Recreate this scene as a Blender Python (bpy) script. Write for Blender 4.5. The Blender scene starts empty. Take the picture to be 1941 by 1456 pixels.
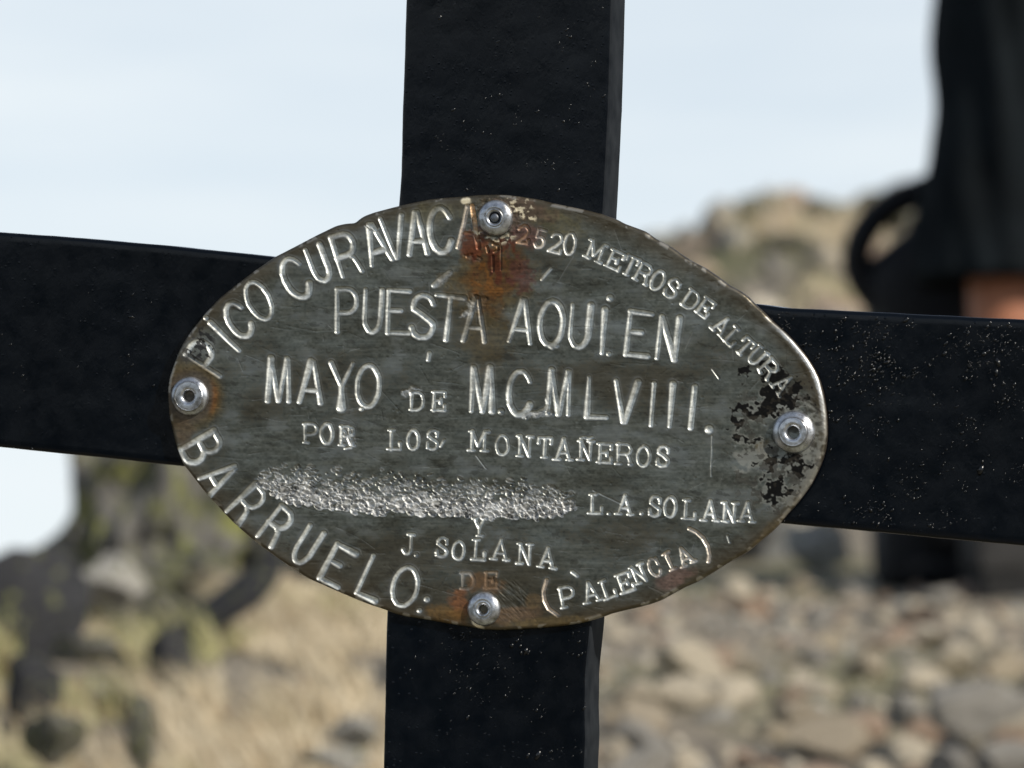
import bpy, bmesh, math, random
import numpy as np
from mathutils import Vector, Matrix, noise as mnoise

random.seed(11)
RNG = np.random.default_rng(7)
C = bpy.context.scene.collection
scene = bpy.context.scene

# ------------------------------------------------------------------ camera
K = 9.754e-5            # tangent per photo pixel
S = 1.5                 # metres from lens to the plaque
PITCH = math.radians(4.0)
YAW = math.radians(14.0)
CZ = 1.1
CAM = Vector((0, 0, CZ))
cam_d = bpy.data.cameras.new('camera')
cam = bpy.data.objects.new('camera', cam_d)
C.objects.link(cam)
cam.location = CAM
cam.rotation_euler = (math.radians(90) + PITCH, 0, 0)
cam_d.sensor_width = 36
cam_d.lens = 36 / (1941 * K)
cam_d.clip_start = 0.05
cam_d.clip_end = 20000
cam_d.dof.use_dof = True
cam_d.dof.focus_distance = S
cam_d.dof.aperture_fstop = 23
cam_d.dof.aperture_blades = 7
scene.camera = cam

# ------------------------------------------------------------------ light
SUN = Vector((0.68, -0.62, 0.56)).normalized()
sun_el = math.asin(SUN.z)
sun_az = math.atan2(SUN.x, SUN.y)
sd = bpy.data.lights.new('sun', 'SUN')
sd.energy = 4.7
sd.angle = math.radians(0.5)
sd.color = (1.0, 0.92, 0.80)
so = bpy.data.objects.new('sun', sd)
C.objects.link(so)
so.rotation_euler = (-SUN).to_track_quat('-Z', 'Y').to_euler()
so.location = (3, -2, 5)

world = bpy.data.worlds.new('World')
scene.world = world
world.use_nodes = True
wn = world.node_tree
wn.nodes.clear()
w_out = wn.nodes.new('ShaderNodeOutputWorld')
w_bg = wn.nodes.new('ShaderNodeBackground')
w_bg.inputs['Strength'].default_value = 0.10
sky = wn.nodes.new('ShaderNodeTexSky')
sky.sky_type = 'NISHITA'
sky.sun_disc = False
sky.sun_elevation = sun_el
sky.sun_rotation = sun_az
sky.altitude = 2500
sky.air_density = 1.0
sky.dust_density = 1.0
sky.ozone_density = 1.0
# thin high cloud veil, thickest towards the horizon all the way round
tc = wn.nodes.new('ShaderNodeTexCoord')
mp = wn.nodes.new('ShaderNodeMapping')
mp.inputs['Scale'].default_value = (2.2, 2.2, 14.0)
mp.inputs['Rotation'].default_value = (0.0, 0.12, 0.0)
nz = wn.nodes.new('ShaderNodeTexNoise')
nz.inputs['Scale'].default_value = 2.6
nz.inputs['Detail'].default_value = 5
nz.inputs['Roughness'].default_value = 0.5
cr = wn.nodes.new('ShaderNodeMapRange')
cr.inputs['From Min'].default_value = 0.35
cr.inputs['From Max'].default_value = 0.68
sep = wn.nodes.new('ShaderNodeSeparateXYZ')
hz = wn.nodes.new('ShaderNodeMapRange')
hz.interpolation_type = 'SMOOTHSTEP'
hz.inputs['From Min'].default_value = 0.0
hz.inputs['From Max'].default_value = 0.42
hz.inputs['To Min'].default_value = 0.86
hz.inputs['To Max'].default_value = 0.06
add = wn.nodes.new('ShaderNodeMath'); add.operation = 'MULTIPLY_ADD'
add.inputs[1].default_value = 0.30
mixw = wn.nodes.new('ShaderNodeMix'); mixw.data_type = 'RGBA'
mixw.inputs['B'].default_value = (8.7, 9.35, 9.7, 1)
L = wn.links.new
L(tc.outputs['Generated'], mp.inputs['Vector'])
L(mp.outputs[0], nz.inputs['Vector'])
L(nz.outputs['Fac'], cr.inputs['Value'])
L(tc.outputs['Generated'], sep.inputs[0])
L(sep.outputs['Z'], hz.inputs['Value'])
L(cr.outputs[0], add.inputs[0])
L(hz.outputs[0], add.inputs[2])
add.use_clamp = True
L(add.outputs[0], mixw.inputs['Factor'])
L(sky.outputs[0], mixw.inputs['A'])
L(mixw.outputs['Result'], w_bg.inputs['Color'])
L(w_bg.outputs[0], w_out.inputs['Surface'])

scene.view_settings.view_transform = 'Standard'
scene.view_settings.look = 'None'
scene.view_settings.exposure = 0.0
scene.view_settings.gamma = 1.0
scene.view_settings.use_curve_mapping = False

# ------------------------------------------------------------------ helpers
def link(o, parent=None):
    C.objects.link(o)
    if parent is not None:
        o.parent = parent
    return o

def tag(o, label=None, cat=None, group=None, kind=None):
    if label: o['label'] = label
    if cat: o['category'] = cat
    if group: o['group'] = group
    if kind: o['kind'] = kind
    return o

def np_mesh(name, verts, faces, smooth=True):
    """faces: (n,3) or (n,4) int array"""
    verts = np.asarray(verts, dtype=np.float32)
    me = bpy.data.meshes.new(name)
    if isinstance(faces, np.ndarray):
        n, k = faces.shape
        me.vertices.add(len(verts))
        me.vertices.foreach_set('co', verts.ravel())
        me.loops.add(n * k)
        me.loops.foreach_set('vertex_index', faces.astype(np.int32).ravel())
        me.polygons.add(n)
        me.polygons.foreach_set('loop_start', np.arange(0, n * k, k, dtype=np.int32))
        me.update(calc_edges=True)
        me.validate()
    else:
        me.from_pydata([tuple(v) for v in verts], [], faces)
        me.update()
    me.polygons.foreach_set('use_smooth', np.full(len(me.polygons), smooth))
    return me

def obj(name, me, mat, parent=None, loc=None):
    o = bpy.data.objects.new(name, me)
    if mat is not None and len(me.materials) == 0:
        me.materials.append(mat)
    link(o, parent)
    if loc is not None: o.location = loc
    return o

def vnoise(X, Y, sx, sy, seed):
    """smooth value noise, -1..1, with cell sizes sx, sy"""
    r = np.random.default_rng(seed)
    T = r.random((256, 256)).astype(np.float32) * 2 - 1
    x = X / sx; y = Y / sy
    xi = np.floor(x).astype(int); yi = np.floor(y).astype(int)
    fx = x - xi; fy = y - yi
    fx = fx * fx * (3 - 2 * fx); fy = fy * fy * (3 - 2 * fy)
    a = T[yi & 255, xi & 255]; b = T[yi & 255, (xi + 1) & 255]
    c = T[(yi + 1) & 255, xi & 255]; d = T[(yi + 1) & 255, (xi + 1) & 255]
    return (a * (1 - fx) + b * fx) * (1 - fy) + (c * (1 - fx) + d * fx) * fy

def fbm(X, Y, sx, sy, seed, oct=4):
    o = 0; a = 1; t = 0
    for i in range(oct):
        o = o + a * vnoise(X + 13.7 * i, Y + 7.3 * i, sx / 2 ** i, sy / 2 ** i, seed + i)
        t += a; a *= .55
    return o / t

def sstep(a, b, x):
    t = np.clip((x - a) / (b - a), 0, 1)
    return t * t * (3 - 2 * t)

# material builder -------------------------------------------------
class M:
    def __init__(s, name):
        s.m = bpy.data.materials.new(name)
        s.m.use_nodes = True
        s.nt = s.m.node_tree
        s.b = s.nt.nodes['Principled BSDF']
    def n(s, t, **kw):
        nd = s.nt.nodes.new(t)
        for k, v in kw.items(): setattr(nd, k, v)
        return nd
    def l(s, a, b): s.nt.links.new(a, b)
    def noise(s, scale, detail=4, rough=.5, vec=None, dist=0):
        nd = s.n('ShaderNodeTexNoise')
        nd.inputs['Scale'].default_value = scale
        nd.inputs['Detail'].default_value = detail
        nd.inputs['Roughness'].default_value = rough
        nd.inputs['Distortion'].default_value = dist
        if vec is None: vec = s.obj()
        s.l(vec, nd.inputs['Vector'])
        return nd.outputs['Fac']
    def obj(s):
        if not hasattr(s, 'tc'): s.tc = s.n('ShaderNodeTexCoord')
        return s.tc.outputs['Object']
    def map(s, vec, scale, rot=(0, 0, 0)):
        nd = s.n('ShaderNodeMapping')
        nd.inputs['Scale'].default_value = scale
        nd.inputs['Rotation'].default_value = rot
        s.l(vec, nd.inputs['Vector'])
        return nd.outputs[0]
    def ramp(s, fac, stops):
        nd = s.n('ShaderNodeValToRGB')
        e = nd.color_ramp.elements
        while len(e) < len(stops): e.new(.5)
        for i, (p, c) in enumerate(stops):
            e[i].position = p
            e[i].color = (c[0], c[1], c[2], 1) if hasattr(c, '__len__') else (c, c, c, 1)
        s.l(fac, nd.inputs[0])
        return nd.outputs[0]
    def mix(s, fac, a, b, mode='MIX'):
        nd = s.n('ShaderNodeMix', data_type='RGBA', blend_type=mode)
        for inp, v in (('Factor', fac), ('A', a), ('B', b)):
            if hasattr(v, 'is_output') or isinstance(v, bpy.types.NodeSocket): s.l(v, nd.inputs[inp])
            elif hasattr(v, '__len__'): nd.inputs[inp].default_value = (v[0], v[1], v[2], 1)
            elif inp == 'Factor': nd.inputs[inp].default_value = v
            else: nd.inputs[inp].default_value = (v, v, v, 1)
        return nd.outputs['Result']
    def math(s, op, a, b=0.0):
        nd = s.n('ShaderNodeMath', operation=op)
        for i, v in enumerate((a, b)):
            if isinstance(v, bpy.types.NodeSocket): s.l(v, nd.inputs[i])
            else: nd.inputs[i].default_value = v
        return nd.outputs[0]
    def bump(s, h, strength, dist, prev=None):
        nd = s.n('ShaderNodeBump')
        nd.inputs['Strength'].default_value = strength
        nd.inputs['Distance'].default_value = dist
        s.l(h, nd.inputs['Height'])
        if prev is not None: s.l(prev, nd.inputs['Normal'])
        return nd.outputs[0]
    def set(s, **kw):
        for k, v in kw.items():
            i = s.b.inputs[k.replace('_', ' ')]
            if isinstance(v, bpy.types.NodeSocket): s.l(v, i)
            elif hasattr(v, '__len__'): i.default_value = (v[0], v[1], v[2], 1)
            else: i.default_value = v
        return s

def mat_paint():
    m = M('black_gloss_paint')
    o = m.obj()
    lump = m.noise(160, 3, .5)
    run = m.noise(420, 4, .6, m.map(o, (1.0, 1.0, .45), (0, .25, 0)))
    big = m.noise(14, 3, .5)
    grit = m.n('ShaderNodeTexVoronoi')
    grit.inputs['Scale'].default_value = 620
    m.l(o, grit.inputs['Vector'])
    # where the brush left the coat lumpy (rougher, speckled) or even
    patch = m.ramp(big, [(.40, 0.15), (.62, 1.0)])
    gh = m.ramp(grit.outputs['Distance'], [(.0, 1.0), (.26, 0.0)])
    keep = m.ramp(grit.outputs['Color'], [(.72, 0.0), (.80, 1.0)])
    gsel = m.mix(1.0, gh, keep, 'MULTIPLY')
    gsel = m.mix(1.0, gsel, patch, 'MULTIPLY')
    n1 = m.bump(lump, .14, .0003)
    n2 = m.bump(run, .26, .0003, n1)
    n3 = m.bump(gsel, .35, .0003, n2)
    col = m.ramp(big, [(.3, (.0007, .0017, .0036)), (.7, (.0012, .0027, .0055))])
    rg = m.ramp(lump, [(.3, .16), (.7, .30)])
    # right-facing sides: their lit slate tone is put into a paler, duller colour
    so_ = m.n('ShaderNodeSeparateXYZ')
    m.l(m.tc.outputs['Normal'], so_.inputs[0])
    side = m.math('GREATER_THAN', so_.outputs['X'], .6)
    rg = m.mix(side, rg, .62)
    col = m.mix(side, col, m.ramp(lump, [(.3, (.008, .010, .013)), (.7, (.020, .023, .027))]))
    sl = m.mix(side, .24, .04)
    m.l(sl, m.b.inputs['Specular IOR Level'])
    m.set(Base_Color=col, Roughness=rg, Normal=n3)
    return m.m

def mat_plaque():
    m = M('oxidised_engraved_metal')
    o = m.obj()
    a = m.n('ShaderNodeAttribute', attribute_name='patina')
    p = m.n('ShaderNodeAttribute', attribute_name='finish')
    sp = m.n('ShaderNodeSeparateColor')
    m.l(p.outputs['Color'], sp.inputs[0])
    br = m.noise(900, 3, .6, m.map(o, (.06, 1, 1.0), (0, .03, 0)))
    fine = m.noise(1500, 3, .6)
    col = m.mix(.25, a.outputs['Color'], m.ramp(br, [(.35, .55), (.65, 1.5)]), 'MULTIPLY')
    nn = m.bump(br, .22, .00006)
    nn = m.bump(fine, .18, .00005, nn)
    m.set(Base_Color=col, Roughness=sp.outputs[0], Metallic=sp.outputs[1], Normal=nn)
    m.l(sp.outputs[2], m.b.inputs['Specular IOR Level'])
    return m.m

def mat_edge():
    m = M('plaque_cut_edge')
    f = m.noise(300, 4, .6)
    m.set(Base_Color=m.ramp(f, [(.3, (.035, .025, .018)), (.7, (.12, .10, .085))]), Roughness=.45, Metallic=.7,
          Normal=m.bump(f, .5, .0003))
    return m.m

def mat_alu(name, c=(.62, .65, .70), r=.30):
    m = M(name)
    f = m.noise(500, 4, .6)
    g = m.noise(1500, 2, .5)
    col = m.mix(1.0, c, m.ramp(f, [(.25, .50), (.65, 1.0)]), 'MULTIPLY')
    oi = m.n('ShaderNodeObjectInfo')
    gv = m.n('ShaderNodeVectorMath', operation='ADD')
    m.l(m.obj(), gv.inputs[0]); m.l(oi.outputs['Location'], gv.inputs[1])
    gr_ = m.noise(260, 5, .7, gv.outputs[0])
    col = m.mix(m.ramp(gr_, [(.50, 0.0), (.66, .75)]), col, (.13, .12, .105))
    m.set(Base_Color=col, Metallic=.9, Roughness=m.ramp(f, [(.3, r - .06), (.7, r + .12)]),
          Normal=m.bump(g, .2, .00004, m.bump(f, .2, .00008)))
    return m.m

def mat_stone(name, cols, lichen=0.0, bump=.5, scale=1.0):
    m = M(name)
    o = m.obj()
    oi = m.n('ShaderNodeObjectInfo')
    off = m.n('ShaderNodeVectorMath', operation='ADD')
    m.l(o, off.inputs[0]); m.l(oi.outputs['Location'], off.inputs[1])
    v = off.outputs[0]
    base = m.ramp(oi.outputs['Random'], [(i / (len(cols) - 1) if len(cols) > 1 else 0, c) for i, c in enumerate(cols)])
    n1 = m.noise(14 * scale, 6, .62, v, .4)
    n2 = m.noise(60 * scale, 5, .6, v)
    col = m.mix(1.0, base, m.ramp(n1, [(.28, .55), (.5, 1.0), (.72, 1.28)]), 'MULTIPLY')
    col = m.mix(.6, col, m.ramp(n2, [(.3, .6), (.7, 1.3)]), 'MULTIPLY')
    if lichen:
        l1 = m.noise(9 * scale, 5, .6, v)
        lm = m.ramp(l1, [(.60 - lichen * .2, 0.0), (.65 - lichen * .2, 1.0)])
        l2 = m.noise(5 * scale, 3, .6, m.map(v, (1.3, 1.1, .9)))
        lc = m.ramp(l2, [(.40, (.24, .25, .085)), (.60, (.12, .125, .08))])
        col = m.mix(lm, col, lc)
        l3 = m.noise(17 * scale, 3, .5, v)
        col = m.mix(m.ramp(l3, [(.63, 0.0), (.68, .8)]), col, (.028, .030, .030))
    m.set(Base_Color=col, Roughness=.88, Normal=m.bump(n2, bump, .01, m.bump(n1, bump, .03)))
    m.b.inputs['Specular IOR Level'].default_value = .25
    return m.m

def mat_plain(name, c, r=.8, var=.25, scale=60, bump=.2, sheen=0):
    m = M(name)
    f = m.noise(scale, 4, .6)
    col = m.mix(1.0, c, m.ramp(f, [(.3, 1 - var), (.7, 1 + var)]), 'MULTIPLY')
    m.set(Base_Color=col, Roughness=r, Normal=m.bump(f, bump, .004))
    m.b.inputs['Specular IOR Level'].default_value = .3
    if sheen: m.b.inputs['Sheen Weight'].default_value = sheen
    return m.m

MT_paint = mat_paint()
def mat_grit():
    m = M('glossy_paint_grit')
    m.set(Base_Color=(.004, .005, .0065), Roughness=.22)
    return m.m
MT_grit = mat_grit()
MT_plaque = mat_plaque()
MT_edge = mat_edge()
MT_alu = mat_alu('worn_aluminium')
MT_alu_dark = mat_alu('rivet_core_steel', (.22, .24, .27), .38)

def mat_ground():
    m = M('summit_soil')
    o = m.obj()
    n1 = m.noise(3.5, 6, .62)
    n2 = m.noise(38, 5, .6)
    n3 = m.noise(.9, 4, .55)
    col = m.ramp(n1, [(.30, (.06, .05, .038)), (.48, (.15, .125, .09)), (.60, (.24, .20, .14)), (.75, (.14, .135, .07))])
    col = m.mix(.55, col, m.ramp(n2, [(.3, (.12, .11, .10)), (.7, (.42, .38, .31))]))
    col = m.mix(m.ramp(n3, [(.50, 0.0), (.66, .55)]), col, (.16, .17, .055))
    far = m.n('ShaderNodeVectorMath', operation='LENGTH')
    m.l(o, far.inputs[0])
    fm = m.n('ShaderNodeMapRange')
    fm.inputs['From Min'].default_value = 25
    fm.inputs['From Max'].default_value = 120
    m.l(far.outputs['Value'], fm.inputs['Value'])
    col = m.mix(fm.outputs[0], col, m.ramp(m.noise(.02, 5, .6), [(.35, (.025, .035, .018)), (.65, (.065, .06, .045))]))  # far ground kept dark so the paint reflects less light
    m.set(Base_Color=col, Roughness=.95, Normal=m.bump(n2, .6, .02, m.bump(n1, .5, .08)))
    m.b.inputs['Specular IOR Level'].default_value = .15
    return m.m

# ------------------------------------------------------------------ ground
YK = np.array([-30000, -2500, -200, -50, -6, 0, 1.5, 3, 4.45, 5.5, 7, 9, 12, 15, 16.5, 19, 26, 45, 150, 900, 4000., 30000])
ZK = np.array([-700, -700, -60, -10, -1.6, -1.1, -.6, -.34, -.045, .118, .195, .42, .92, 1.52, 1.74, 1.64, .4, -5, -60, -420, -700., -700])

def ground_z(x, y):
    """height of the summit above the sea of air, relative to world zero"""
    x = np.asarray(x, float); y = np.asarray(y, float)
    z = np.interp(y, YK, ZK)
    z = (z + np.interp(y + .35, YK, ZK) + np.interp(y - .35, YK, ZK)) / 3
    t = sstep(.85, -2.1, x)
    z = z - np.clip(y - 7, 0, 12) * .27 * t
    # the summit falls away on both sides
    z = z - np.clip(-x - 2.0, 0, None) * .35 - np.clip(x - 5, 0, None) * .25
    z = np.maximum(z, -700 + 15 * vnoise(x + 40000, y + 40000, 300, 300, 3))
    r = np.hypot(x, y)
    near = np.clip(r / 30, 0.12, 1)
    z = z + fbm(x + 500, y + 500, 1.3, 1.3, 21, 4) * .07 * near + fbm(x + 500, y + 500, .23, .23, 33, 3) * .012
    z = z + fbm(x + 9000, y + 9000, 40, 40, 41, 4) * 6 * sstep(30, 200, r)
    # unseen ranges near eye level, added to darken reflections in the paint
    z = z + (620 + 330 * fbm(x + 90000, y + 90000, 3500, 3500, 45, 4)) * sstep(3500, 8500, r)
    return z + CZ

def axis(n, lim, tight):
    t = np.linspace(-1, 1, n)
    a = math.asinh(lim / tight)
    return np.sinh(t * a) * tight

gx = axis(320, 18000, .35); gy = axis(340, 18000, .8) + 6
GX, GY = np.meshgrid(gx, gy)
GZ = ground_z(GX, GY)
idx = np.arange(GX.size).reshape(GX.shape)
gf = np.stack([idx[:-1, :-1], idx[:-1, 1:], idx[1:, 1:], idx[1:, :-1]], -1).reshape(-1, 4)
g = obj('ground', np_mesh('ground', np.stack([GX, GY, GZ], -1).reshape(-1, 3), gf), mat_ground())
tag(g, 'pale stony summit slope rising to a ridge behind the cross', None, kind='structure')

# ------------------------------------------------------------------ stones
def rock_mesh(seed, sub=3, cuts=11, sx=1, sy=1, sz=.7, amp=.10, fine=.05):
    r = random.Random(seed)
    bm = bmesh.new()
    bmesh.ops.create_icosphere(bm, subdivisions=sub, radius=1)
    planes = []
    for _ in range(cuts):
        d = Vector((r.gauss(0, 1), r.gauss(0, 1), r.gauss(0, 1))).normalized()
        planes.append((d, r.uniform(.42, .82)))
    for v in bm.verts:
        p = v.co.copy()
        for d, h in planes:
            e = p.dot(d) - h
            if e > 0: p -= d * e * .94
        q = p * 1.7 + Vector((seed * 3.1, 0, 0))
        p += p.normalized() * (mnoise.noise(q) * amp + mnoise.noise(q * 4.3) * fine)
        v.co = Vector((p.x * sx, p.y * sy, p.z * sz))
    me = bpy.data.meshes.new('rock')
    bm.to_mesh(me); bm.free()
    me.polygons.foreach_set('use_smooth', np.full(len(me.polygons), True))
    me.set_sharp_from_angle(angle=math.radians(24))
    return me

scree_cols = [(.42, .37, .30), (.54, .48, .38), (.31, .31, .29), (.60, .55, .45), (.46, .37, .29), (.40, .40, .37), (.64, .59, .49), (.50, .44, .345)]
MT_scree = mat_stone('scree_stone', scree_cols, .0, .4, 3.0)
MT_lichen = mat_stone('lichened_stone', [(.15, .15, .142), (.20, .19, .172)], .52, .6, .60)
MT_shade_dark = mat_stone('shade_dark_stone', [(.035, .037, .042), (.05, .05, .053)], .02, .5, .6)  # near-black colour carries the shade on boulders and in gaps
MT_grey = mat_stone('grey_stone', [(.36, .35, .33), (.44, .42, .38)], .2, .5, .6)

shapes = [rock_mesh(100 + i, 3, 9, random.uniform(.85, 1.25), random.uniform(.8, 1.1), random.uniform(.55, .8)) for i in range(12)]
KINDS = [('pale cream', [(.62, .55, .43), (.52, .455, .35)]), ('grey', [(.28, .265, .24), (.38, .36, .32)]),
         ('tan', [(.47, .40, .29), (.40, .34, .26)]), ('reddish brown', [(.38, .275, .20), (.46, .35, .27)])]
KMAT = [mat_stone(k[0].replace(' ', '_') + '_stone', k[1], .0, .5, 3.0) for k in KINDS]
for i, s in enumerate(shapes): s.materials.append(KMAT[i % 4])
ridge_shapes = [rock_mesh(200 + i, 3, 8, random.uniform(.9, 1.4), 1, random.uniform(.5, .8)) for i in range(5)]
for s in ridge_shapes: s.materials.append(MT_lichen)

def place(name, me, x, y, size, label, cat, group=None, sink=.35, z=None, rot=None, rnd=random):
    o = bpy.data.objects.new(name, me)
    C.objects.link(o)
    if z is None: z = float(ground_z(x, y)) + size * (.7 - sink) * .8
    o.location = (x, y, z)
    s = size
    o.scale = (s, s * rnd.uniform(.85, 1.15), s * rnd.uniform(.85, 1.1))
    o.rotation_euler = rot if rot else (rnd.uniform(-.45, .45), rnd.uniform(-.45, .45), rnd.uniform(0, 6.28))
    tag(o, label, cat, group)
    return o

def world_at(px, py, y):
    """point at distance y (metres ahead) seen at photo pixel"""
    a = (px - 970.5) * K; b = (728 - py) * K
    c, s = math.cos(PITCH), math.sin(PITCH)
    d = Vector((a, c - b * s, s + b * c))
    t = y / d.y
    return CAM + d * t

# scree bank right of the cross: sizes drawn large first, spaced so that they jostle
rr = random.Random(5)
pts = []
tries = 0
while len(pts) < 215 and tries < 60000:
    tries += 1
    y = 4.25 + 3.0 * rr.random() ** 1.5
    x = rr.uniform(.03, .105 * y + .05)
    f = 1 - len(pts) / 215
    size = (.014 + .022 * f ** 1.6) * rr.uniform(.85, 1.2) * (1.1 if y < 5.3 else .75)
    if all((x - a) ** 2 + (y - b) ** 2 > (.72 * (size + c)) ** 2 for a, b, c in pts):
        pts.append((x, y, size))
for i, (x, y, size) in enumerate(pts):
    kind = KINDS[(i * 7 % 12) % 4][0]
    zone = 'among the nearest scree along the bottom edge' if y < 4.75 else 'in the middle of the scree bank' if y < 5.25 else 'at the crest of the scree bank under the right arm'
    sz_ = 'large' if size > .024 else 'small'
    place('stone', shapes[i * 7 % 12], x, y, size, f'{sz_} {kind} stone {zone}', 'stone', f'{sz_} {kind} stones {zone}', rnd=rr, sink=rr.uniform(.25, .5))
# ridge stones behind the right arm
pts2 = []
tries = 0
while len(pts2) < 75 and tries < 20000:
    tries += 1
    y = rr.uniform(10.5, 16.6)
    x = rr.uniform(.015 * y, .11 * y)
    size = rr.uniform(.04, .095)
    if all((x - a) ** 2 + (y - b) ** 2 > (.8 * (size + c)) ** 2 for a, b, c in pts2):
        pts2.append((x, y, size))
for i, (x, y, size) in enumerate(pts2):
    if i % 2 == 0:
        place('stone', ridge_shapes[i % 5], x, y, size, 'grey green lichened rock on the ridge between plaque and hiker', 'stone', 'lichened rocks of the ridge', rnd=rr, sink=.4)
    else:
        place('stone', shapes[i % 12], x, y, size * .9, KINDS[i % 12 % 4][0] + ' bare stone on the ridge between plaque and hiker', 'stone', KINDS[i % 12 % 4][0] + ' bare stones of the ridge', rnd=rr, sink=.4)

# gravel nobody could count: one object
def scatter_stones(name, n, region, smin, smax, mat, label, seed, cat='gravel'):
    r = np.random.default_rng(seed)
    V = []; F = []
    bases = []
    for k in range(6):
        bm = bmesh.new(); bmesh.ops.create_icosphere(bm, subdivisions=2, radius=1)
        rk = random.Random(seed + k)
        pl = [(Vector((rk.gauss(0, 1), rk.gauss(0, 1), rk.gauss(0, 1))).normalized(), rk.uniform(.5, .8)) for _ in range(8)]
        for v in bm.verts:
            for d, h in pl:
                e = v.co.dot(d) - h
                if e > 0: v.co -= d * e
            v.co.z *= .7
        bases.append((np.array([v.co[:] for v in bm.verts]), np.array([[v.index for v in f.verts] for f in bm.faces])))
        bm.free()
    pts = region(r, n)
    off = 0
    cols = []
    for i in range(len(pts)):
        bv, bf = bases[i % 6]
        s = smin * (smax / smin) ** (r.random() ** 1.6)
        a = r.uniform(0, 6.28); t = r.uniform(-.5, .5)
        R = np.array(Matrix.Rotation(a, 3, 'Z') @ Matrix.Rotation(t, 3, 'X'))
        x, y = pts[i]
        p = (bv * s * r.uniform(.8, 1.2, 3)) @ R.T
        p[:, 0] += x; p[:, 1] += y
        p[:, 2] += pts_z[i] + s * .15 if False else float(ground_z(x, y)) + s * .15
        V.append(p); F.append(bf + off); off += len(bv)
        c = np.array(scree_cols[r.integers(0, len(scree_cols))]) * r.uniform(.45, .95)
        cols.append(np.tile(np.append(c, 1), (len(bv), 1)))
    me = np_mesh(name, np.concatenate(V), np.concatenate(F), smooth=False)
    at = me.attributes.new('tint', 'FLOAT_COLOR', 'POINT')
    at.data.foreach_set('color', np.concatenate(cols).astype(np.float32).ravel())
    o = obj(name, me, mat)
    tag(o, label, cat, kind='stuff')
    return o

def mat_gravel():
    m = M('gravel')
    a = m.n('ShaderNodeAttribute', attribute_name='tint')
    f = m.noise(70, 4, .6)
    m.set(Base_Color=m.mix(.7, a.outputs['Color'], m.ramp(f, [(.3, .6), (.7, 1.3)]), 'MULTIPLY'), Roughness=.9,
          Normal=m.bump(f, .4, .005))
    m.b.inputs['Specular IOR Level'].default_value = .2
    return m.m
MT_gravel = mat_gravel()
def reg_near(r, n):
    y = 4.1 + 3.6 * r.random(n) ** 1.3
    return np.stack([r.uniform(-.02, .11, n) * y + .02, y], 1)
def reg_left(r, n):
    y = 4.1 + 3.2 * r.random(n)
    return np.stack([r.uniform(-.11, 0, n) * y, y], 1)
def reg_wide(r, n):
    y = r.uniform(1.2, 17, n); x = r.uniform(-4, 5, n)
    k = (np.abs(x) > .1 * y) | (y > 8)
    return np.stack([x[k], y[k]], 1)
scatter_stones('gravel', 1300, reg_near, .004, .011, MT_gravel, 'small tan gravel filling the gaps between the scree stones', 1)
scatter_stones('rubble', 2600, reg_wide, .02, .09, MT_gravel, 'loose rubble spread over the summit on both sides of the cross', 3, 'rubble')
scatter_stones('grit', 260, reg_left, .004, .012, MT_gravel, 'scattered grit between the dry grass left of the cross', 4, 'grit')

# outcrop and boulders on the left
def boulder(px, py, y, w, h, seed, mat, label, name='boulder', sub=4, cuts=12, rz=0., d=None, ry=0.):
    me = rock_mesh(seed, sub, cuts, 1, 1, 1, .13, .05)
    me.materials.append(mat)
    p = world_at(px, py, y)
    o = bpy.data.objects.new(name, me)
    C.objects.link(o)
    k = K * y
    o.location = p
    o.scale = (w * k / 2 * 1.18, (d if d else w * k / 2), h * k / 2 * 1.18)
    o.rotation_euler = (0, ry, rz)
    tag(o, label, 'rock')
    return o

def outcrop(px, py, y, w, h, dep_, rz, shift, label, name):
    bm = bmesh.new()
    bmesh.ops.create_icosphere(bm, subdivisions=6, radius=1)
    r = random.Random(77)
    planes = [(Vector((r.gauss(0, 1), r.gauss(0, 1), r.gauss(0, 1))).normalized(), r.uniform(.72, .98)) for _ in range(26)]
    for v in bm.verts:
        p = Vector([math.copysign(abs(c) ** .62, c) for c in v.co])
        for d, h_ in planes:
            e = p.dot(d) - h_
            if e > 0: p -= d * e * .9
        q = p * 1.3 + Vector((4.2 + shift, 0, 0))
        f = abs(mnoise.noise(q * 1.8)) * -.34 + mnoise.noise(q * 3.1) * .16
        c1 = mnoise.voronoi(q * 2.6)[0]
        f += (c1[1] - c1[0]) * .17
        c2 = mnoise.voronoi(q * 6.5)[0]
        f += (c2[1] - c2[0]) * .07 + mnoise.noise(q * 13) * .03
        v.co = p + p.normalized() * f
    me = bpy.data.meshes.new('outcrop'); bm.to_mesh(me); bm.free()
    me.materials.append(MT_lichen)
    me.polygons.foreach_set('use_smooth', np.full(len(me.polygons), True))
    o = bpy.data.objects.new(name, me); C.objects.link(o)
    k = K * y
    o.location = world_at(px, py, y)
    o.scale = (w * k, dep_, h * k)
    o.rotation_euler = (0, 0, rz)
    tag(o, label, 'rock')
outcrop(295, 960, 6.6, 214, 320, .20, .12, 0, 'tall mottled lichened rock outcrop rising behind the left arm of the cross', 'rock_outcrop')
outcrop(300, 1165, 6.25, 185, 95, .14, -.2, 9.3, 'low broad lichened ledge at the foot of the tall outcrop', 'rock_ledge')
boulder(395, 1090, 6.2, 130, 110, 322, MT_lichen, 'mottled block at the right foot of the tall outcrop', cuts=16, rz=2.2)
boulder(110, 1060, 6.2, 110, 120, 325, MT_shade_dark, 'dark stone wedged between the shadow-coloured boulder and the outcrop', cuts=14, rz=1.2)
boulder(215, 1115, 6.0, 150, 150, 303, MT_grey, 'pale rounded boulder in front of the lichened blocks', rz=.7, cuts=14)
boulder(300, 1165, 5.9, 150, 130, 323, MT_lichen, 'lichened stone between the pale boulder and the shade-coloured slab', rz=1.7, cuts=14)
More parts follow.
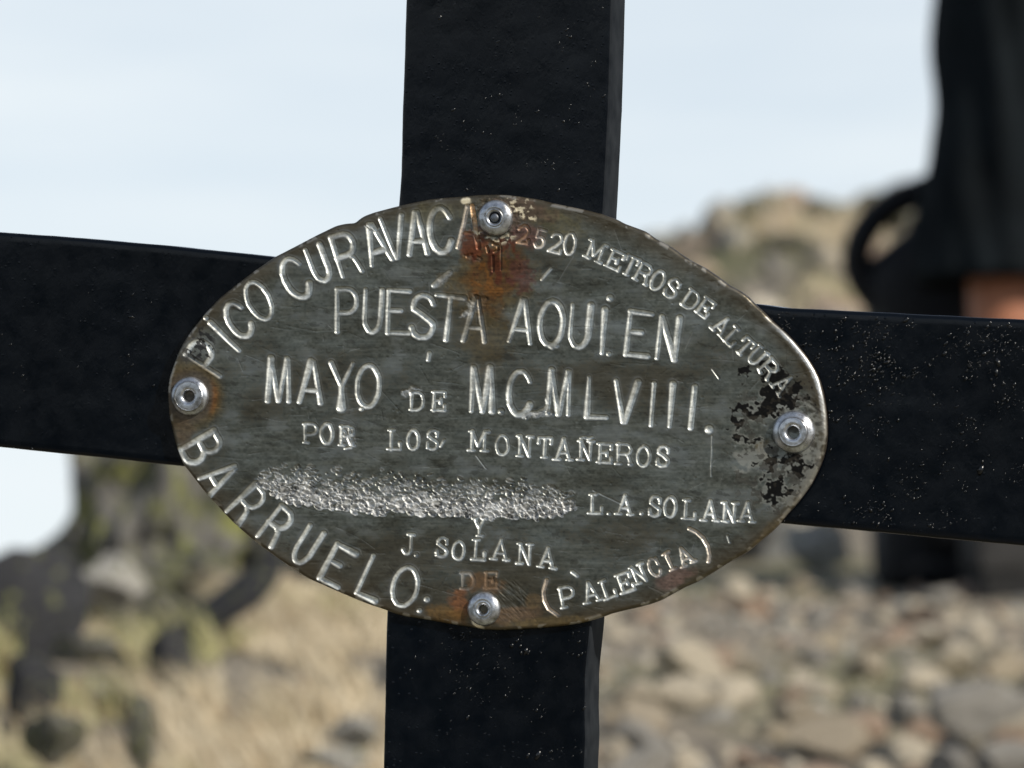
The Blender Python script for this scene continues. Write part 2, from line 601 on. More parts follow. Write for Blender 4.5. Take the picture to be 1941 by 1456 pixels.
boulder(20, 1215, 5.6, 310, 340, 304, MT_shade_dark, 'boulder coloured dark for its shadow, cut by the bottom left edge of the photo', rz=.3)  # the shadow lying on this boulder is painted by its dark colour
boulder(540, 1010, 6.6, 270, 420, 305, MT_shade_dark, 'dark shaded rock showing beside the plaque under the left arm', rz=.9)
boulder(400, 1175, 5.6, 370, 75, 306, MT_shade_dark, 'long slab coloured dark as a shaded crevice, slanting down through the dry grass', rz=.2, ry=-.66, d=.05)  # dark slab stands in for a shaded crevice
boulder(315, 1300, 5.0, 110, 230, 307, MT_shade_dark, 'small boulder coloured dark as shadow below the slanting slab', rz=.5)  # dark tone painted where there is only shadow
boulder(165, 1250, 5.5, 190, 130, 324, MT_lichen, 'broad mottled stone above the bottom left corner', rz=2.5, cuts=14)
boulder(215, 1320, 5.1, 120, 95, 309, MT_grey, 'small pale boulder left of the little shadow-coloured boulder', rz=.1)
boulder(262, 1395, 4.5, 75, 130, 310, MT_lichen, 'upright yellow lichened stone near the bottom edge left of the cross', rz=.1)
boulder(60, 1330, 4.9, 110, 170, 327, MT_shade_dark, 'dark stone under the shadow-coloured boulder at the left edge', rz=.8)
boulder(110, 1400, 4.5, 130, 100, 311, MT_lichen, 'yellow green lichened stone at the bottom left of the photo', rz=.1)
boulder(680, 1385, 4.6, 95, 60, 312, MT_grey, 'small whitish stone in the grass left of the upright', rz=.1)
boulder(640, 1440, 4.4, 150, 60, 313, MT_grey, 'flat grey stone at the bottom edge left of the upright', rz=.1)
boulder(1560, 1030, 7.6, 130, 120, 314, MT_grey, 'pale boulder just under the right arm left of the backpack', rz=.1)
boulder(1450, 1010, 8.0, 150, 130, 315, MT_shade_dark, 'boulder coloured dark as shadow under the right arm beside the plaque', rz=.4)  # dark shape stands in for a shadow on the ground
boulder(1850, 1330, 4.75, 190, 120, 316, KMAT[1], 'broad warm grey boulder in the scree at the right edge of the photo', rz=.4)

# ------------------------------------------------------------------ dry grass
def mat_grass():
    m = M('dry_grass')
    a = m.n('ShaderNodeAttribute', attribute_name='tint')
    m.set(Base_Color=a.outputs['Color'], Roughness=.7)
    m.b.inputs['Specular IOR Level'].default_value = .25
    m.b.inputs['Subsurface Weight'].default_value = 0
    return m.m

def grass(name, n, region, hmin, hmax, label, seed, green=.2):
    r = np.random.default_rng(seed)
    P = region(r, n)
    n = len(P)
    z = ground_z(P[:, 0], P[:, 1])
    h = r.uniform(hmin, hmax, n)
    # tufts: lean and height share a value over a few centimetres
    t1 = vnoise(P[:, 0] + 50, P[:, 1] + 50, .06, .10, seed)
    h *= 1 + .6 * t1
    az = r.normal(2.5, .75, n) + t1
    lean = r.uniform(.25, .95, n)
    dx = np.cos(az) * lean; dy = np.sin(az) * lean * .6
    w = r.uniform(.0011, .0022, n)
    side = r.uniform(0, math.pi, n)
    sx = np.cos(side) * w; sy = np.sin(side) * w * .6
    base = np.stack([P[:, 0], P[:, 1], z - .004], 1)
    q = []
    for t, ww in ((0, 1), (.35, .9), (.7, .6), (1, .12)):
        c = base + np.stack([dx * h * t * t, dy * h * t * t, h * t * (1 - .18 * t)], 1)
        q.append(c - np.stack([sx * ww, sy * ww, 0 * w], 1)); q.append(c + np.stack([sx * ww, sy * ww, 0 * w], 1))
    V = np.stack(q, 1)
    F = []
    b = np.arange(n) * 8
    for k in range(3):
        F.append(np.stack([b + 2 * k, b + 2 * k + 1, b + 2 * k + 3, b + 2 * k + 2], 1))
    me = np_mesh(name, V.reshape(-1, 3), np.concatenate(F))
    straw = np.array([.38, .31, .20]); pale = np.array([.66, .58, .43]); gr = np.array([.22, .24, .07]); br = np.array([.28, .19, .10])
    u = r.random(n)[:, None]
    col = straw * (1 - u) + pale * u
    gm = (sstep(.15, .6, vnoise(P[:, 0] + 30, P[:, 1] + 30, .14, .2, seed + 9) + green)[:, None]) * r.uniform(.3, 1, (n, 1))
    col = col * (1 - gm) + gr * gm
    bmk = (r.random(n) < .12)[:, None]
    col = np.where(bmk, br, col)
    cc = np.concatenate([np.repeat(col[:, None, :], 8, 1), np.ones((n, 8, 1))], 2)
    at = me.attributes.new('tint', 'FLOAT_COLOR', 'POINT')
    at.data.foreach_set('color', cc.astype(np.float32).ravel())
    o = obj(name, me, MT_grass)
    tag(o, label, 'grass', kind='stuff')
    return o
MT_grass = mat_grass()

def reg_g_main(r, n):
    y = r.uniform(4.3, 6.6, n)
    px = 330 + 570 * r.random(n) ** .75
    k0 = (px > 430) | (y < 5.15)
    y, px = y[k0], px[k0]
    x = (px - 970.5) * K * y
    k = vnoise(x + 7, y + 7, .04, .12, 77) > -.12
    return np.stack([x[k], y[k]], 1)
def reg_g_left(r, n):
    y = r.uniform(4.2, 5.8, n)
    px = r.uniform(-150, 420, n)
    x = (px - 970.5) * K * y
    k = vnoise(x + 7, y + 7, .05, .14, 78) > .1
    return np.stack([x[k], y[k]], 1)
def reg_g_ridge(r, n):
    y = r.uniform(9, 15, n)
    x = r.uniform(.01, .07, n) * y
    k = vnoise(x + 7, y + 7, .25, .9, 79) > .0
    return np.stack([x[k], y[k]], 1)
def reg_g_wide(r, n):
    y = r.uniform(1.4, 8, n); x = r.uniform(-3, 3, n)
    k = (vnoise(x + 7, y + 7, .5, .5, 80) > .1) & (np.abs(x) > .12 * y)
    return np.stack([x[k], y[k]], 1)
grass('dry_grass', 24000, reg_g_main, .02, .06, 'dry straw coloured grass bank left of the foot of the cross', 51, -.05)
grass('sparse_grass', 7000, reg_g_left, .02, .07, 'sparse yellow green grass among the boulders at bottom left', 52, .35)
grass('ridge_grass', 9000, reg_g_ridge, .05, .12, 'yellowed grass patches on the ridge behind the right arm', 53, .1)
grass('summit_grass', 16000, reg_g_wide, .03, .09, 'thin dry grass tufts scattered over the rest of the summit', 54, .0)

# ------------------------------------------------------------------ the cross
cth, sth = math.cos(YAW), math.sin(YAW)
cp, sp_ = math.cos(PITCH), math.sin(PITCH)
c_right = Vector((1, 0, 0)); c_fwd = Vector((0, cp, sp_)); c_up = Vector((0, -sp_, cp))
AX_U = c_right * cth - c_fwd * sth
AX_N = c_fwd * cth + c_right * sth
AX_V = c_up
ORG = CAM + c_fwd * S

def PL(px, py):
    """photo pixel -> (u, v) metres in the plane of the plaque"""
    px = np.asarray(px, float); py = np.asarray(py, float)
    a = (px - 970.5) * K; b = (py - 728) * K
    t = S * cth / (cth + a * sth)
    return t * a * cth - (t - S) * sth, -t * b

# foot of the upright on the ground
foot_px = 3650
fu, fv = PL(690, foot_px)
FOOT = Vector((float(fu), 0, float(fv)))
Mx = Matrix((( AX_U.x, AX_N.x, AX_V.x, ORG.x), (AX_U.y, AX_N.y, AX_V.y, ORG.y), (AX_U.z, AX_N.z, AX_V.z, ORG.z), (0, 0, 0, 1)))
root = bpy.data.objects.new('summit_cross', None)
C.objects.link(root)
root.matrix_world = Mx @ Matrix.Translation(FOOT)
tag(root, 'black painted iron cross carrying an engraved oval metal plaque', 'cross')

def local(o, u, y, v):
    """place a child whose mesh is built about (u, y, v) of the plaque plane"""
    o.location = Vector((u, y, v)) - FOOT

def bar(name, s_px, lo_px, hi_px, vertical, y0, thick, bev, nseg, ncr, seed, wob):
    """flat bar: front outline in photo pixels given along its length"""
    ts = np.linspace(s_px[0], s_px[1], nseg)
    lo = np.interp(ts, *zip(*lo_px)); hi = np.interp(ts, *zip(*hi_px))
    lo = lo + vnoise(ts, ts * 0, 55, 1, seed) * wob + vnoise(ts, ts * 0, 17, 1, seed + 1) * wob * .4
    hi = hi + vnoise(ts, ts * 0, 60, 1, seed + 2) * wob + vnoise(ts, ts * 0, 19, 1, seed + 3) * wob * .4
    # ring: back-lo, front-lo bevel, front face..., front-hi bevel, back-hi
    rings = []
    e = bev
    fr = np.linspace(0, 1, ncr)
    prof = [(0, thick, 0), (0, thick * .5, 0), (0, e, 0), (0, e * .4, e * .15), (0, e * .12, e * .5)]
    cols = []
    for i, t in enumerate(ts):
        if vertical:
            u0, v0 = PL(lo[i], t); u1, v1 = PL(hi[i], t)
        else:
            u0, v0 = PL(t, lo[i]); u1, v1 = PL(t, hi[i])
        p0 = np.array([u0, v0]); p1 = np.array([u1, v1]); w = np.linalg.norm(p1 - p0); d = (p1 - p0) / w
        ring = []
        for a, y, ins in prof: ring.append((*(p0 + d * ins), y))
        for f in fr: ring.append((*(p0 + d * (e + f * (w - 2 * e))), 0))
        for a, y, ins in prof[::-1]: ring.append((*(p1 - d * ins), y))
        rings.append(ring)
    R = np.array(rings)                       # nseg, m, (u, v, y)
    U, V, Y = R[..., 0], R[..., 1], R[..., 2]
    ripple = fbm(U * 1000 + 900, V * 1000 + 900, 9, 9, seed + 7, 3) * .00012 + fbm(U * 1000 + 900, V * 1000 + 900, 60, 60, seed + 9, 2) * .0003
    Y = Y + y0 + ripple * (Y < thick * .9)
    c = np.array([U.mean(), y0, V.mean()])
    co = np.stack([U - c[0], Y - c[1], V - c[2]], -1).reshape(-1, 3)
    n, m = U.shape
    ix = np.arange(n * m).reshape(n, m)
    a = ix[:-1]; b = ix[1:]
    f = np.stack([a, np.roll(a, -1, 1), np.roll(b, -1, 1), b], -1).reshape(-1, 4)
    if vertical: f = f[:, ::-1]
    faces = f.tolist() + [ix[0].tolist(), ix[-1][::-1].tolist()]
    me = np_mesh(name, co, faces)
    me.set_sharp_from_angle(angle=math.radians(40))
    o = obj(name, me, MT_paint, root)
    local(o, *c)
    return o

up_lo = [(-2300, 832), (0, 767), (210, 760), (330, 757), (400, 752), (700, 742), (1160, 730), (1300, 727), (1456, 724), (foot_px + 60, 664)]
up_hi = [(-2300, 1223), (0, 1158), (200, 1153), (300, 1148), (400, 1143), (700, 1133), (1181, 1119), (1240, 1113), (1283, 1109), (1340, 1108), (1398, 1110), (1456, 1107), (foot_px + 60, 1050)]
bar('upright', (-2300, foot_px + 60), up_lo, up_hi, True, .0012, .016, .0011, 620, 40, 3, .4)
cb_hi = [(-1500, 310), (0, 440), (100, 447), (300, 464), (521, 487), (1000, 534), (1440, 577), (1480, 583), (1941, 606), (3300, 690)]
cb_lo = [(-1500, 718), (0, 848), (340, 884), (1000, 945), (1483, 993), (1941, 1036), (3300, 1150)]
bar('crossbar', (-1500, 3300), cb_lo, cb_hi, False, .0018, .016, .0011, 620, 40, 13, .45)

# ---- paint grit and drips that stand proud of the coat, joined, part of each bar
def specks(parent_name, n, samp, y0, seed):
    r = np.random.default_rng(seed)
    V = []; F = []; off = 0
    bm = bmesh.new(); bmesh.ops.create_icosphere(bm, subdivisions=1, radius=1)
    bv = np.array([v.co[:] for v in bm.verts]); bf = np.array([[v.index for v in f.verts] for f in bm.faces]); bm.free()
    for i in range(n):
        while True:
            px, py = samp(r)
            q_ = float(fbm(np.array(px + 500.), np.array(py + 500.), 60, 45, 611, 3))
            if r.random() < np.clip(.22 + 1.9 * q_, .05, 1): break
        u, v = PL(px, py)
        s = .00016 * r.lognormal(0, .5)
        st = r.uniform(1, 2.6); an = r.normal(-1.0, .5)
        q = bv * np.array([s * st, s * .55, s])
        q = q @ np.array(Matrix.Rotation(an, 3, 'Y')).T
        V.append(q + np.array([u, y0, v])); F.append(bf + off); off += len(bv)
    V = np.concatenate(V); c = V.mean(0)
    o = obj('paint_grit', np_mesh('paint_grit', V - c, np.concatenate(F)), MT_grit, root)
    local(o, *c)
    o['kind'] = 'stuff'
    return o
def s_up(r):
    while True:
        y = r.uniform(-100, 1500); x = r.uniform(0, 1)
        if 400 < y < 1180: continue
        if r.random() > .35 + .65 * x: continue
        return np.interp(y, *zip(*up_lo)) + 8 + x * 375, y
def s_rt(r):
    while True:
        px = r.uniform(1440, 2050); t = r.random()
        if t > .3 and r.random() > .45 + .5 * (px - 1440) / 500: continue
        return px, np.interp(px, *zip(*cb_hi)) + 8 + t * 400
def s_lf(r):
    px = r.uniform(-50, 520); t = r.random() ** .6
    return px, np.interp(px, *zip(*cb_hi)) + 8 + t * 400
specks('upright', 700, s_up, .00125, 1)
specks('crossbar', 1500, s_rt, .00185, 2)
specks('crossbar', 60, s_lf, .00185, 3)

# ------------------------------------------------------------------ the plaque
OUT = [(319,758),(318,735),(322,712),(329,692),(338,668),(350,645),(366,622),(389,594),(415,566),(446,541),(484,512),(521,487),(564,465),(600,446),(637,428),(655,424),(673,423),(680,416),(689,410),(708,403),(727,398),(754,391),(785,384),(816,378),(846,375),(876,373),(906,370),(936,369),(962,370),(985,373),(1019,378),(1050,386),(1080,392),(1108,398),(1140,406),(1168,416),(1182,424),(1196,429),(1223,439),(1242,453),(1262,463),(1278,473),(1296,486),(1314,497),(1336,508),(1358,523),(1380,540),(1399,550),(1416,561),(1431,577),(1446,590),(1459,604),(1471,615),(1486,628),(1501,643),(1514,658),(1527,674),(1539,692),(1547,706),(1554,722),(1562,752),(1567,790),(1568,825),(1564,856),(1556,880),(1547,900),(1538,918),(1524,938),(1509,957),(1493,974),(1480,990),(1466,1005),(1443,1024),(1420,1044),(1399,1057),(1381,1066),(1358,1081),(1340,1092),(1322,1103),(1300,1112),(1276,1125),(1253,1138),(1230,1146),(1207,1152),(1184,1157),(1160,1163),(1138,1171),(1112,1179),(1086,1184),(1054,1188),(1022,1191),(970,1194),(945,1195),(919,1194),(898,1190),(870,1186),(844,1181),(803,1174),(775,1170),(752,1165),(730,1156),(700,1146),(670,1134),(640,1121),(612,1109),(583,1096),(555,1078),(527,1059),(503,1041),(481,1025),(458,1005),(436,985),(417,965),(399,945),(384,928),(371,911),(358,894),(348,882),(338,858),(330,832),(324,804),(320,780)]
OUT = np.array(OUT, float)
# resample finely
dd = np.r_[0, np.cumsum(np.linalg.norm(np.diff(np.r_[OUT, OUT[:1]], axis=0), axis=1))]
tt = np.linspace(0, dd[-1], 1800, endpoint=False)
OX = np.interp(tt, dd, np.r_[OUT[:, 0], OUT[0, 0]]); OY = np.interp(tt, dd, np.r_[OUT[:, 1], OUT[0, 1]])
ker = np.hanning(13); ker /= ker.sum()
def circ(a): return np.convolve(np.r_[a[-6:], a, a[:6]], ker, 'valid')
OX, OY = circ(OX), circ(OY)

ST = 1.3
X0, Y0 = 312.0, 362.0
NX = int((1576 - X0) / ST); NY = int((1202 - Y0) / ST)
px = X0 + np.arange(NX) * ST; py = Y0 + np.arange(NY) * ST
PX, PY = np.meshgrid(px, py)
# signed distance to the outline by polar radius about the centre (good enough near the rim)
CX, CY = 943.0, 782.0
oa = np.unwrap(np.arctan2(OY - CY, OX - CX)); orr = np.hypot(OX - CX, OY - CY)
order = np.argsort(np.mod(oa, 2 * np.pi)); oas = np.mod(oa, 2 * np.pi)[order]; ors = orr[order]
oas = np.r_[oas[-1] - 2 * np.pi, oas, oas[0] + 2 * np.pi]; ors = np.r_[ors[-1], ors, ors[0]]
ANG = np.mod(np.arctan2(PY - CY, PX - CX), 2 * np.pi); RAD = np.hypot(PX - CX, PY - CY)
ROUT = np.interp(ANG, oas, ors)
# correct radial difference to normal distance with the ellipse slope
ex, ey = np.cos(ANG) / 624.0 ** 2, np.sin(ANG) / 411.0 ** 2
cosn = (np.cos(ANG) * ex + np.sin(ANG) * ey) / np.hypot(ex, ey)
RIM = (ROUT - RAD) * cosn                     # >0 inside, photo pixels

H = np.zeros_like(PX)                         # relief in photo pixels, + towards the viewer
GD = np.full(PX.shape, 9.0)                   # distance / stroke radius
GT = np.zeros(PX.shape)                       # tint of the groove: 0 steel, 1 copper
GDEP = np.ones(PX.shape)

def seg(x0, y0, x1, y1, r0, r1, tint=0., dep=1.):
    R = max(r0, r1) * 2.2 + 2
    i0 = max(int((min(x0, x1) - R - X0) / ST), 0); i1 = min(int((max(x0, x1) + R - X0) / ST) + 2, NX)
    j0 = max(int((min(y0, y1) - R - Y0) / ST), 0); j1 = min(int((max(y0, y1) + R - Y0) / ST) + 2, NY)
    if i1 <= i0 or j1 <= j0: return
    X = PX[j0:j1, i0:i1]; Y = PY[j0:j1, i0:i1]
    dx, dy = x1 - x0, y1 - y0; q = dx * dx + dy * dy + 1e-9
    t = np.clip(((X - x0) * dx + (Y - y0) * dy) / q, 0, 1)
    d = np.hypot(X - x0 - t * dx, Y - y0 - t * dy) / (r0 + (r1 - r0) * t)
    sub = GD[j0:j1, i0:i1]
    k = d < sub
    sub[k] = d[k]; GT[j0:j1, i0:i1][k] = tint; GDEP[j0:j1, i0:i1][k] = dep

def arc(cx, cy, rx, ry, a0, a1, n=14):
    a = np.radians(np.linspace(a0, a1, n))
    return [(cx + rx * math.cos(t), cy + ry * math.sin(t)) for t in a]

h = .5
G = {
 'P': [[(-h, -h), (-h, h)], [(-h, h), (0.02, h)] + arc(.02, .22, .48, .28, 90, -90) + [(-h, -.06)]],
 'R': [[(-h, -h), (-h, h)], [(-h, h), (0.02, h)] + arc(.02, .24, .46, .26, 90, -90) + [(-h, -.02)], [(.02, -.02), (.3, -.12), (.42, -.3), (.5, -h)]],
 'B': [[(-h, -h), (-h, h)], [(-h, h), (0, h)] + arc(0, .26, .42, .24, 90, -90) + [(-h, .02)], [(-.1, .02), (0, .02)] + arc(0, -.24, .5, .26, 90, -90) + [(-h, -h)]],
 'I': [[(0, -h), (0, h)]],
 'C': [arc(0, 0, .5, .5, 32, 328, 26)],
 'O': [arc(0, 0, .5, .5, 90, 450, 30)],
 'Q': [arc(0, 0, .5, .5, 90, 450, 30), [(-.05, -.5), (.1, -.56)], [(.18, -.52), (.26, -.50)]],
 'U': [[(-h, h), (-h, -.1)] + arc(0, -.12, .5, .38, 180, 360, 14) + [(h, -.1), (h, h)]],
 'A': [[(-h, -h), (-.06, h)], [(.06, h), (h, -h)], [(-.32, -.2), (.34, -.2)]],
 'V': [[(-h, h), (-.04, -h)], [(.04, -h), (h, h)]],
 'S': [arc(0, .25, .44, .25, 10, 200, 12) + [(-.30, .13), (0, .02), (.32, -.1)] + arc(-.02, -.25, .48, .25, 20, -175, 12)],
 'E': [[(-h, h), (-h, -h)], [(-h, h), (h, .49)], [(-h, .03), (.1, .03)], [(-h, -h), (h, -h)]],
 'T': [[(-h, h), (h, h)], [(0, h), (0, -h)]],
 'N': [[(-h, -h), (-h + .05, h)], [(-.40, h), (.38, -h)], [(.38, -h), (h, h)]],
 'M': [[(-h, -h), (-.42, h)], [(-.42, h), (.02, -h)], [(.04, -h), (.36, h)], [(.42, h), (h, -h)]],
 'Y': [[(-h, h), (0, -.02)], [(h, h), (0, -.02)], [(0, -.02), (0, -h)]],
 'L': [[(-h, h), (-h, -h)], [(-h, -h), (h, -h)]],
 'D': [[(-h, -h), (-h, h)], [(-h, h)] + arc(-.05, 0, .55, .5, 90, -90) + [(-h, -h)]],
 '(': [[(.25, .5), (-.1, .3), (-.22, 0), (-.05, -.3), (.5, -.52)]],
 ')': [[(-.5, .5), (.05, .28), (.32, -.02), (.32, -.45)]],
}
sr = .20
def sfx(x, y, w=sr): return [(x - w, y), (x + w, y)]
GS = {
 'P': G['P'] + [sfx(-.45, -h), [(-.62, h), (-.4, h)]],
 'R': G['R'] + [sfx(-.45, -h), [(-.62, h), (-.4, h)], [(.4, -h), (.62, -h)]],
 'D': G['D'] + [[(-.64, h), (-.4, h)], [(-.64, -h), (-.4, -h)]],
 'E': [[(-.42, h), (-.42, -h)], [(-.6, h), (h, h)], [(h, h), (h, .24)], [(-.42, .02), (.15, .02)], [(.15, .16), (.15, -.12)], [(-.6, -h), (h, -h)], [(h, -h), (h, -.22)]],
 'L': [[(-.25, h), (-.25, -h)], sfx(-.25, h, .24), [(-.52, -h), (h, -h)], [(h, -h), (h, -.18)]],
 'T': [[(0, h), (0, -h)], [(-h, h), (h, h)], [(-h, h), (-h, .22)], [(h, h), (h, .22)], sfx(0, -h)],
 'M': [[(-.36, -h), (-.36, h)], [(-.36, h), (0, -.25)], [(0, -.25), (.36, h)], [(.36, h), (.36, -h)], sfx(-.38, -h, .17), sfx(.38, -h, .17), [(-.55, h), (-.36, h)], [(.36, h), (.55, h)]],
 'N': [[(-.33, -h), (-.33, h)], [(-.33, h), (.35, -h)], [(.35, -h), (.35, h)], sfx(-.33, -h), [(-.55, h), (-.33, h)], sfx(.35, h)],
 'O': [arc(0, 0, .5, .5, 90, 450, 24)],
 'S': G['S'] + [[(-.48, -.14), (-.48, -.42)], [(.44, .42), (.44, .18)]],
 'A': [[(-.36, -h), (.0, h)], [(.0, h), (.38, -h)], [(-.22, -.18), (.24, -.18)], sfx(-.38, -h, .17), sfx(.4, -h, .17)],
 'Y': [[(-.36, h), (0, -.02)], [(.36, h), (0, -.02)], [(0, -.02), (0, -h)], sfx(0, -h), sfx(-.36, h, .14), sfx(.36, h, .14)],
 'J': [[(.15, h), (.15, -.2)] + arc(-.13, -.22, .28, .28, 0, -170, 9), sfx(.15, h, .24)],
 'U': [[(-.36, h), (-.36, -.1)] + arc(0, -.14, .36, .36, 180, 360, 12) + [(.36, -.1), (.36, h)], sfx(-.36, h, .16), sfx(.36, h, .16)],
 'C': G['C'] + [[(.42, .1), (.42, .45)]],
 'I': [[(0, -h), (0, h)], sfx(0, h, .35), sfx(0, -h, .35)],
 '2': [arc(0, .22, .42, .28, 170, -20, 10) + [(.1, -.14), (-.45, -.48), (.46, -.48)], [(.46, -.48), (.5, -.3)]],
 '5': [[(.42, .5), (-.3, .5), (-.34, .05)] + arc(-.02, -.18, .44, .3, 130, -160, 12)],
 '0': [arc(0, 0, .5, .5, 90, 450, 24)],
}
GS['~N'] = GS['N'] + [[(-.4, .66), (-.15, .72), (.15, .66), (.42, .70)]]
GS['X'] = GS['R'] + [[(-.3, .3), (.3, -.5)], [(.1, .5), (.2, -.1)], [(-.2, -.7), (.3, -.62)]]

gr = random.Random(3)
def glyph(ch, cx, cy, w, hh, ang, serif=False, r=4.3, tint=0., dep=1.):
    a = math.radians(ang); ca, sa = math.cos(a), math.sin(a)
    T = GS if serif else G
    for st in T[ch]:
        pp = []
        for (x, y) in st:
            X = x * w; Y = -y * hh
            pp.append((cx + X * ca - Y * sa + gr.uniform(-.5, .5), cy + X * sa + Y * ca + gr.uniform(-.5, .5)))
        rr0 = r * gr.uniform(.72, 1.15); rr1 = r * gr.uniform(.85, 1.4)
        m = len(pp) - 1
        for i in range(m):
            ra = rr0 + (rr1 - rr0) * i / m; rb = rr0 + (rr1 - rr0) * (i + 1) / m
            seg(*pp[i], *pp[i + 1], ra, rb, tint, dep)

def dot(x, y, r, tint=0., dep=1.2): seg(x, y, x + .3, y, r, r, tint, dep)

def poly(pp, r, tint=0., dep=1.):
    for i in range(len(pp) - 1): seg(*pp[i], *pp[i + 1], r, r, tint, dep)
SANS = [('P',396,677,36,77,-56.7),('I',427,638,0,75,-45.5),('C',454,606,38,70,-30),('O',492,570,40,76,-27),
 ('C',562,527,42,78,-27),('U',606,500,29,68,-22),('R',658,482,38,78,-17),('A',714,462,40,75,-17),('V',748,450,40,78,-9),('A',792,442,34,78,-4),('C',837,436,42,84,-4),
 ('P',659,588,37,80,0),('U',708,590,31,80,3),('E',757,591,40,80,1),('S',803,600,43,80,2),('T',851,603,52,82,6),('A',902,605,40,84,4),
 ('A',990,609,40,80,6),('Q',1046,613,44,83,4),('U',1100,618,35,80,5),('I',1145,628,0,82,4),('E',1212,633,41,81,6),('N',1268,641,37,78,4),
 ('M',530,720,40,80,2),('A',591,724,40,78,3),('Y',648,731,42,86,2),('O',699,732,42,78,3),
 ('M',915,738,40,82,1),('C',987,745,43,82,2),('M',1061,744,40,82,3),('L',1134,753,37,75,3),('V',1187,761,42,76,4),('I',1238,766,0,80,5),('I',1273.5,768,0,80,5),('I',1314,772,0,78,6),
 ('B',384,850,36,73,61),('A',418,904,37,69,57),('R',469,956,34,77,48),('R',525,997,33,73,38),('U',583,1034,30,72,32),('E',641,1072,39,72,28),('L',710,1096,38,76,24),('O',769,1112,46,74,14)]
for a in SANS: glyph(*a, r=5.0)
poly([(887,391),(881,420),(869,469)], 4.4, .35); poly([(896,391),(901,425),(908,470)], 4.8, .95); poly([(876,441),(903,443)], 3.2, .9, .6)
seg(648.5, 733, 648, 772, 4, 9.5)                      # the flared foot of the Y
dot(392, 603, 5); dot(1157, 565, 6.5); dot(1155, 671, 4.5); dot(951, 780, 6); dot(686, 775, 4.5); dot(1344.5, 814, 8); dot(796, 1157, 5); dot(810, 1136, 6, dep=.8)
SER = [('2',993.7,445,24,34,8,.95),('5',1025,453,22,36,12,.35),('2',1055,461,26,37,13,.1),('0',1081.4,462,22,42,8,.1),
 ('M',1129.5,476,36,34,22,0),('E',1168,493,28,34,25,0),('T',1195.6,504,26,36,27,0),('R',1222,518,25,36,27,0),('O',1248.5,531.5,24,38,28,0),('S',1276,546,24,36,27,0),
 ('D',1312,569,25,34,35,0),('E',1338.6,583,23,34,36,0),('A',1369,617,30,34,42,0),('L',1390,637,24,34,43,0),('T',1413.5,657,24,34,45,0),('U',1436,674,27,36,46,0),('R',1459,699,25,34,50,0),('A',1485,727,30,40,52,0),
 ('D',792.5,760,25,34,1,0),('E',833.4,760,25,36,2,0),
 ('P',591,821,25,36,0,0),('O',621,822,24,38,0,0),('X',660,826,26,36,2,0),
 ('L',748,833.5,26,37,1,0),('O',784,833.5,23,37,1,0),('S',821,833.5,22,37,2,0),
 ('M',908,836,37,37,2,0),('O',953.6,844,25,38,2,0),('N',995.7,845.5,30,38,2,0),('T',1034,848,26,38,3,0),('A',1069,851.5,36,40,3,0),('~N',1111,853.5,30,36,3,0),('E',1148,859,26,36,3,0),('R',1185,860.5,27,38,3,0),('O',1221,864.7,25,38,3,0),('S',1258,864.7,23,38,4,0),
 ('L',1130,955,27,36,2,0),('A',1185,956.7,34,36,3,0),('S',1243,959.5,22,38,3,0),('O',1271.7,961,24,38,3,0),('L',1307.4,965,26,36,3,0),('A',1347,967.7,32,38,3,0),('N',1384,970.4,30,36,3,0),('A',1417,970.4,32,36,4,0),
 ('Y',910,999,28,34,0,0),('J',776,1031.4,28,38,2,0),('S',839,1037,22,37,3,0),('O',870,1043,24,35,3,0),('L',908.7,1041.7,26,38,3,0),('A',950,1041.7,36,38,5,0),('N',996,1049.5,30,38,4,0),('A',1038.7,1057,34,37,7,0),
 ('D',889,1101,24,30,0,.4),('E',933,1099.7,24,30,0,.9),
 ('P',1077,1130.6,27,38,-12,0),('A',1121,1121.6,36,38,-15,0),('L',1153,1116,27,36,-20,0),('E',1187,1103.6,26,36,-20,0),('N',1212,1087.5,27,34,-22,0),('C',1242,1075,22,36,-24,.3),('I',1270,1064,18,34,-24,.4),('A',1299,1054,30,34,-26,.3)]
for c_, x_, y_, w_, h_, a_, t_ in SER: glyph(c_, x_, y_, w_ * .9, h_ * .97, a_, True, 3.2, t_ * .8, .42 if (870 < x_ < 945 and 1090 < y_ < 1110) else .95)
for x_, y_ in ((1155, 973), (1217, 973), (790, 1052)): dot(x_, y_, 4.2)
poly([(1037,1100),(1031,1120),(1033,1138),(1041,1154),(1058,1166)], 4.0, .45)
poly([(1308,1002),(1322,1009),(1334,1020),(1343,1036),(1346,1052),(1344,1064)], 4.0, .35)
poly([(924,468),(926,478)], 3, .9); poly([(936,464),(944,466),(945,474),(938,478)], 3, .8)
poly([(935,486),(935,514)], 3, .5, .7); poly([(951,470),(950,512)], 2, .2, .6)
poly([(993,790),(1000,783),(1020,782),(1034,776),(1040,768),(1038,756)], 4, 0, .7)
poly([(1028,530),(1036,520),(1045,510)], 3.2, 0, .9)
poly([(824,541),(838,528),(854,517)], 5.5, 0, .6)
poly([(815,670),(813,682)], 4.5, 0, .9)
poly([(836,846),(843,834)], 3, 0, .8)
poly([(1351,700),(1364,718)], 2.2, 0, .5)
poly([(1350.5,826),(1348.6,902)], 1.3, 0, .35)
poly([(904,864),(922,888)], 1.5, 0, .3)
poly([(1125,930),(1176,954)], 1.5, 0, .4)
poly([(1086,1084),(1095,1091)], 4, 0, .8)
poly([(1380,1016),(1384,1028)], 2.4, 0, .5)
poly([(692,428),(714,440),(720,432)], 1.6, 0, .4)

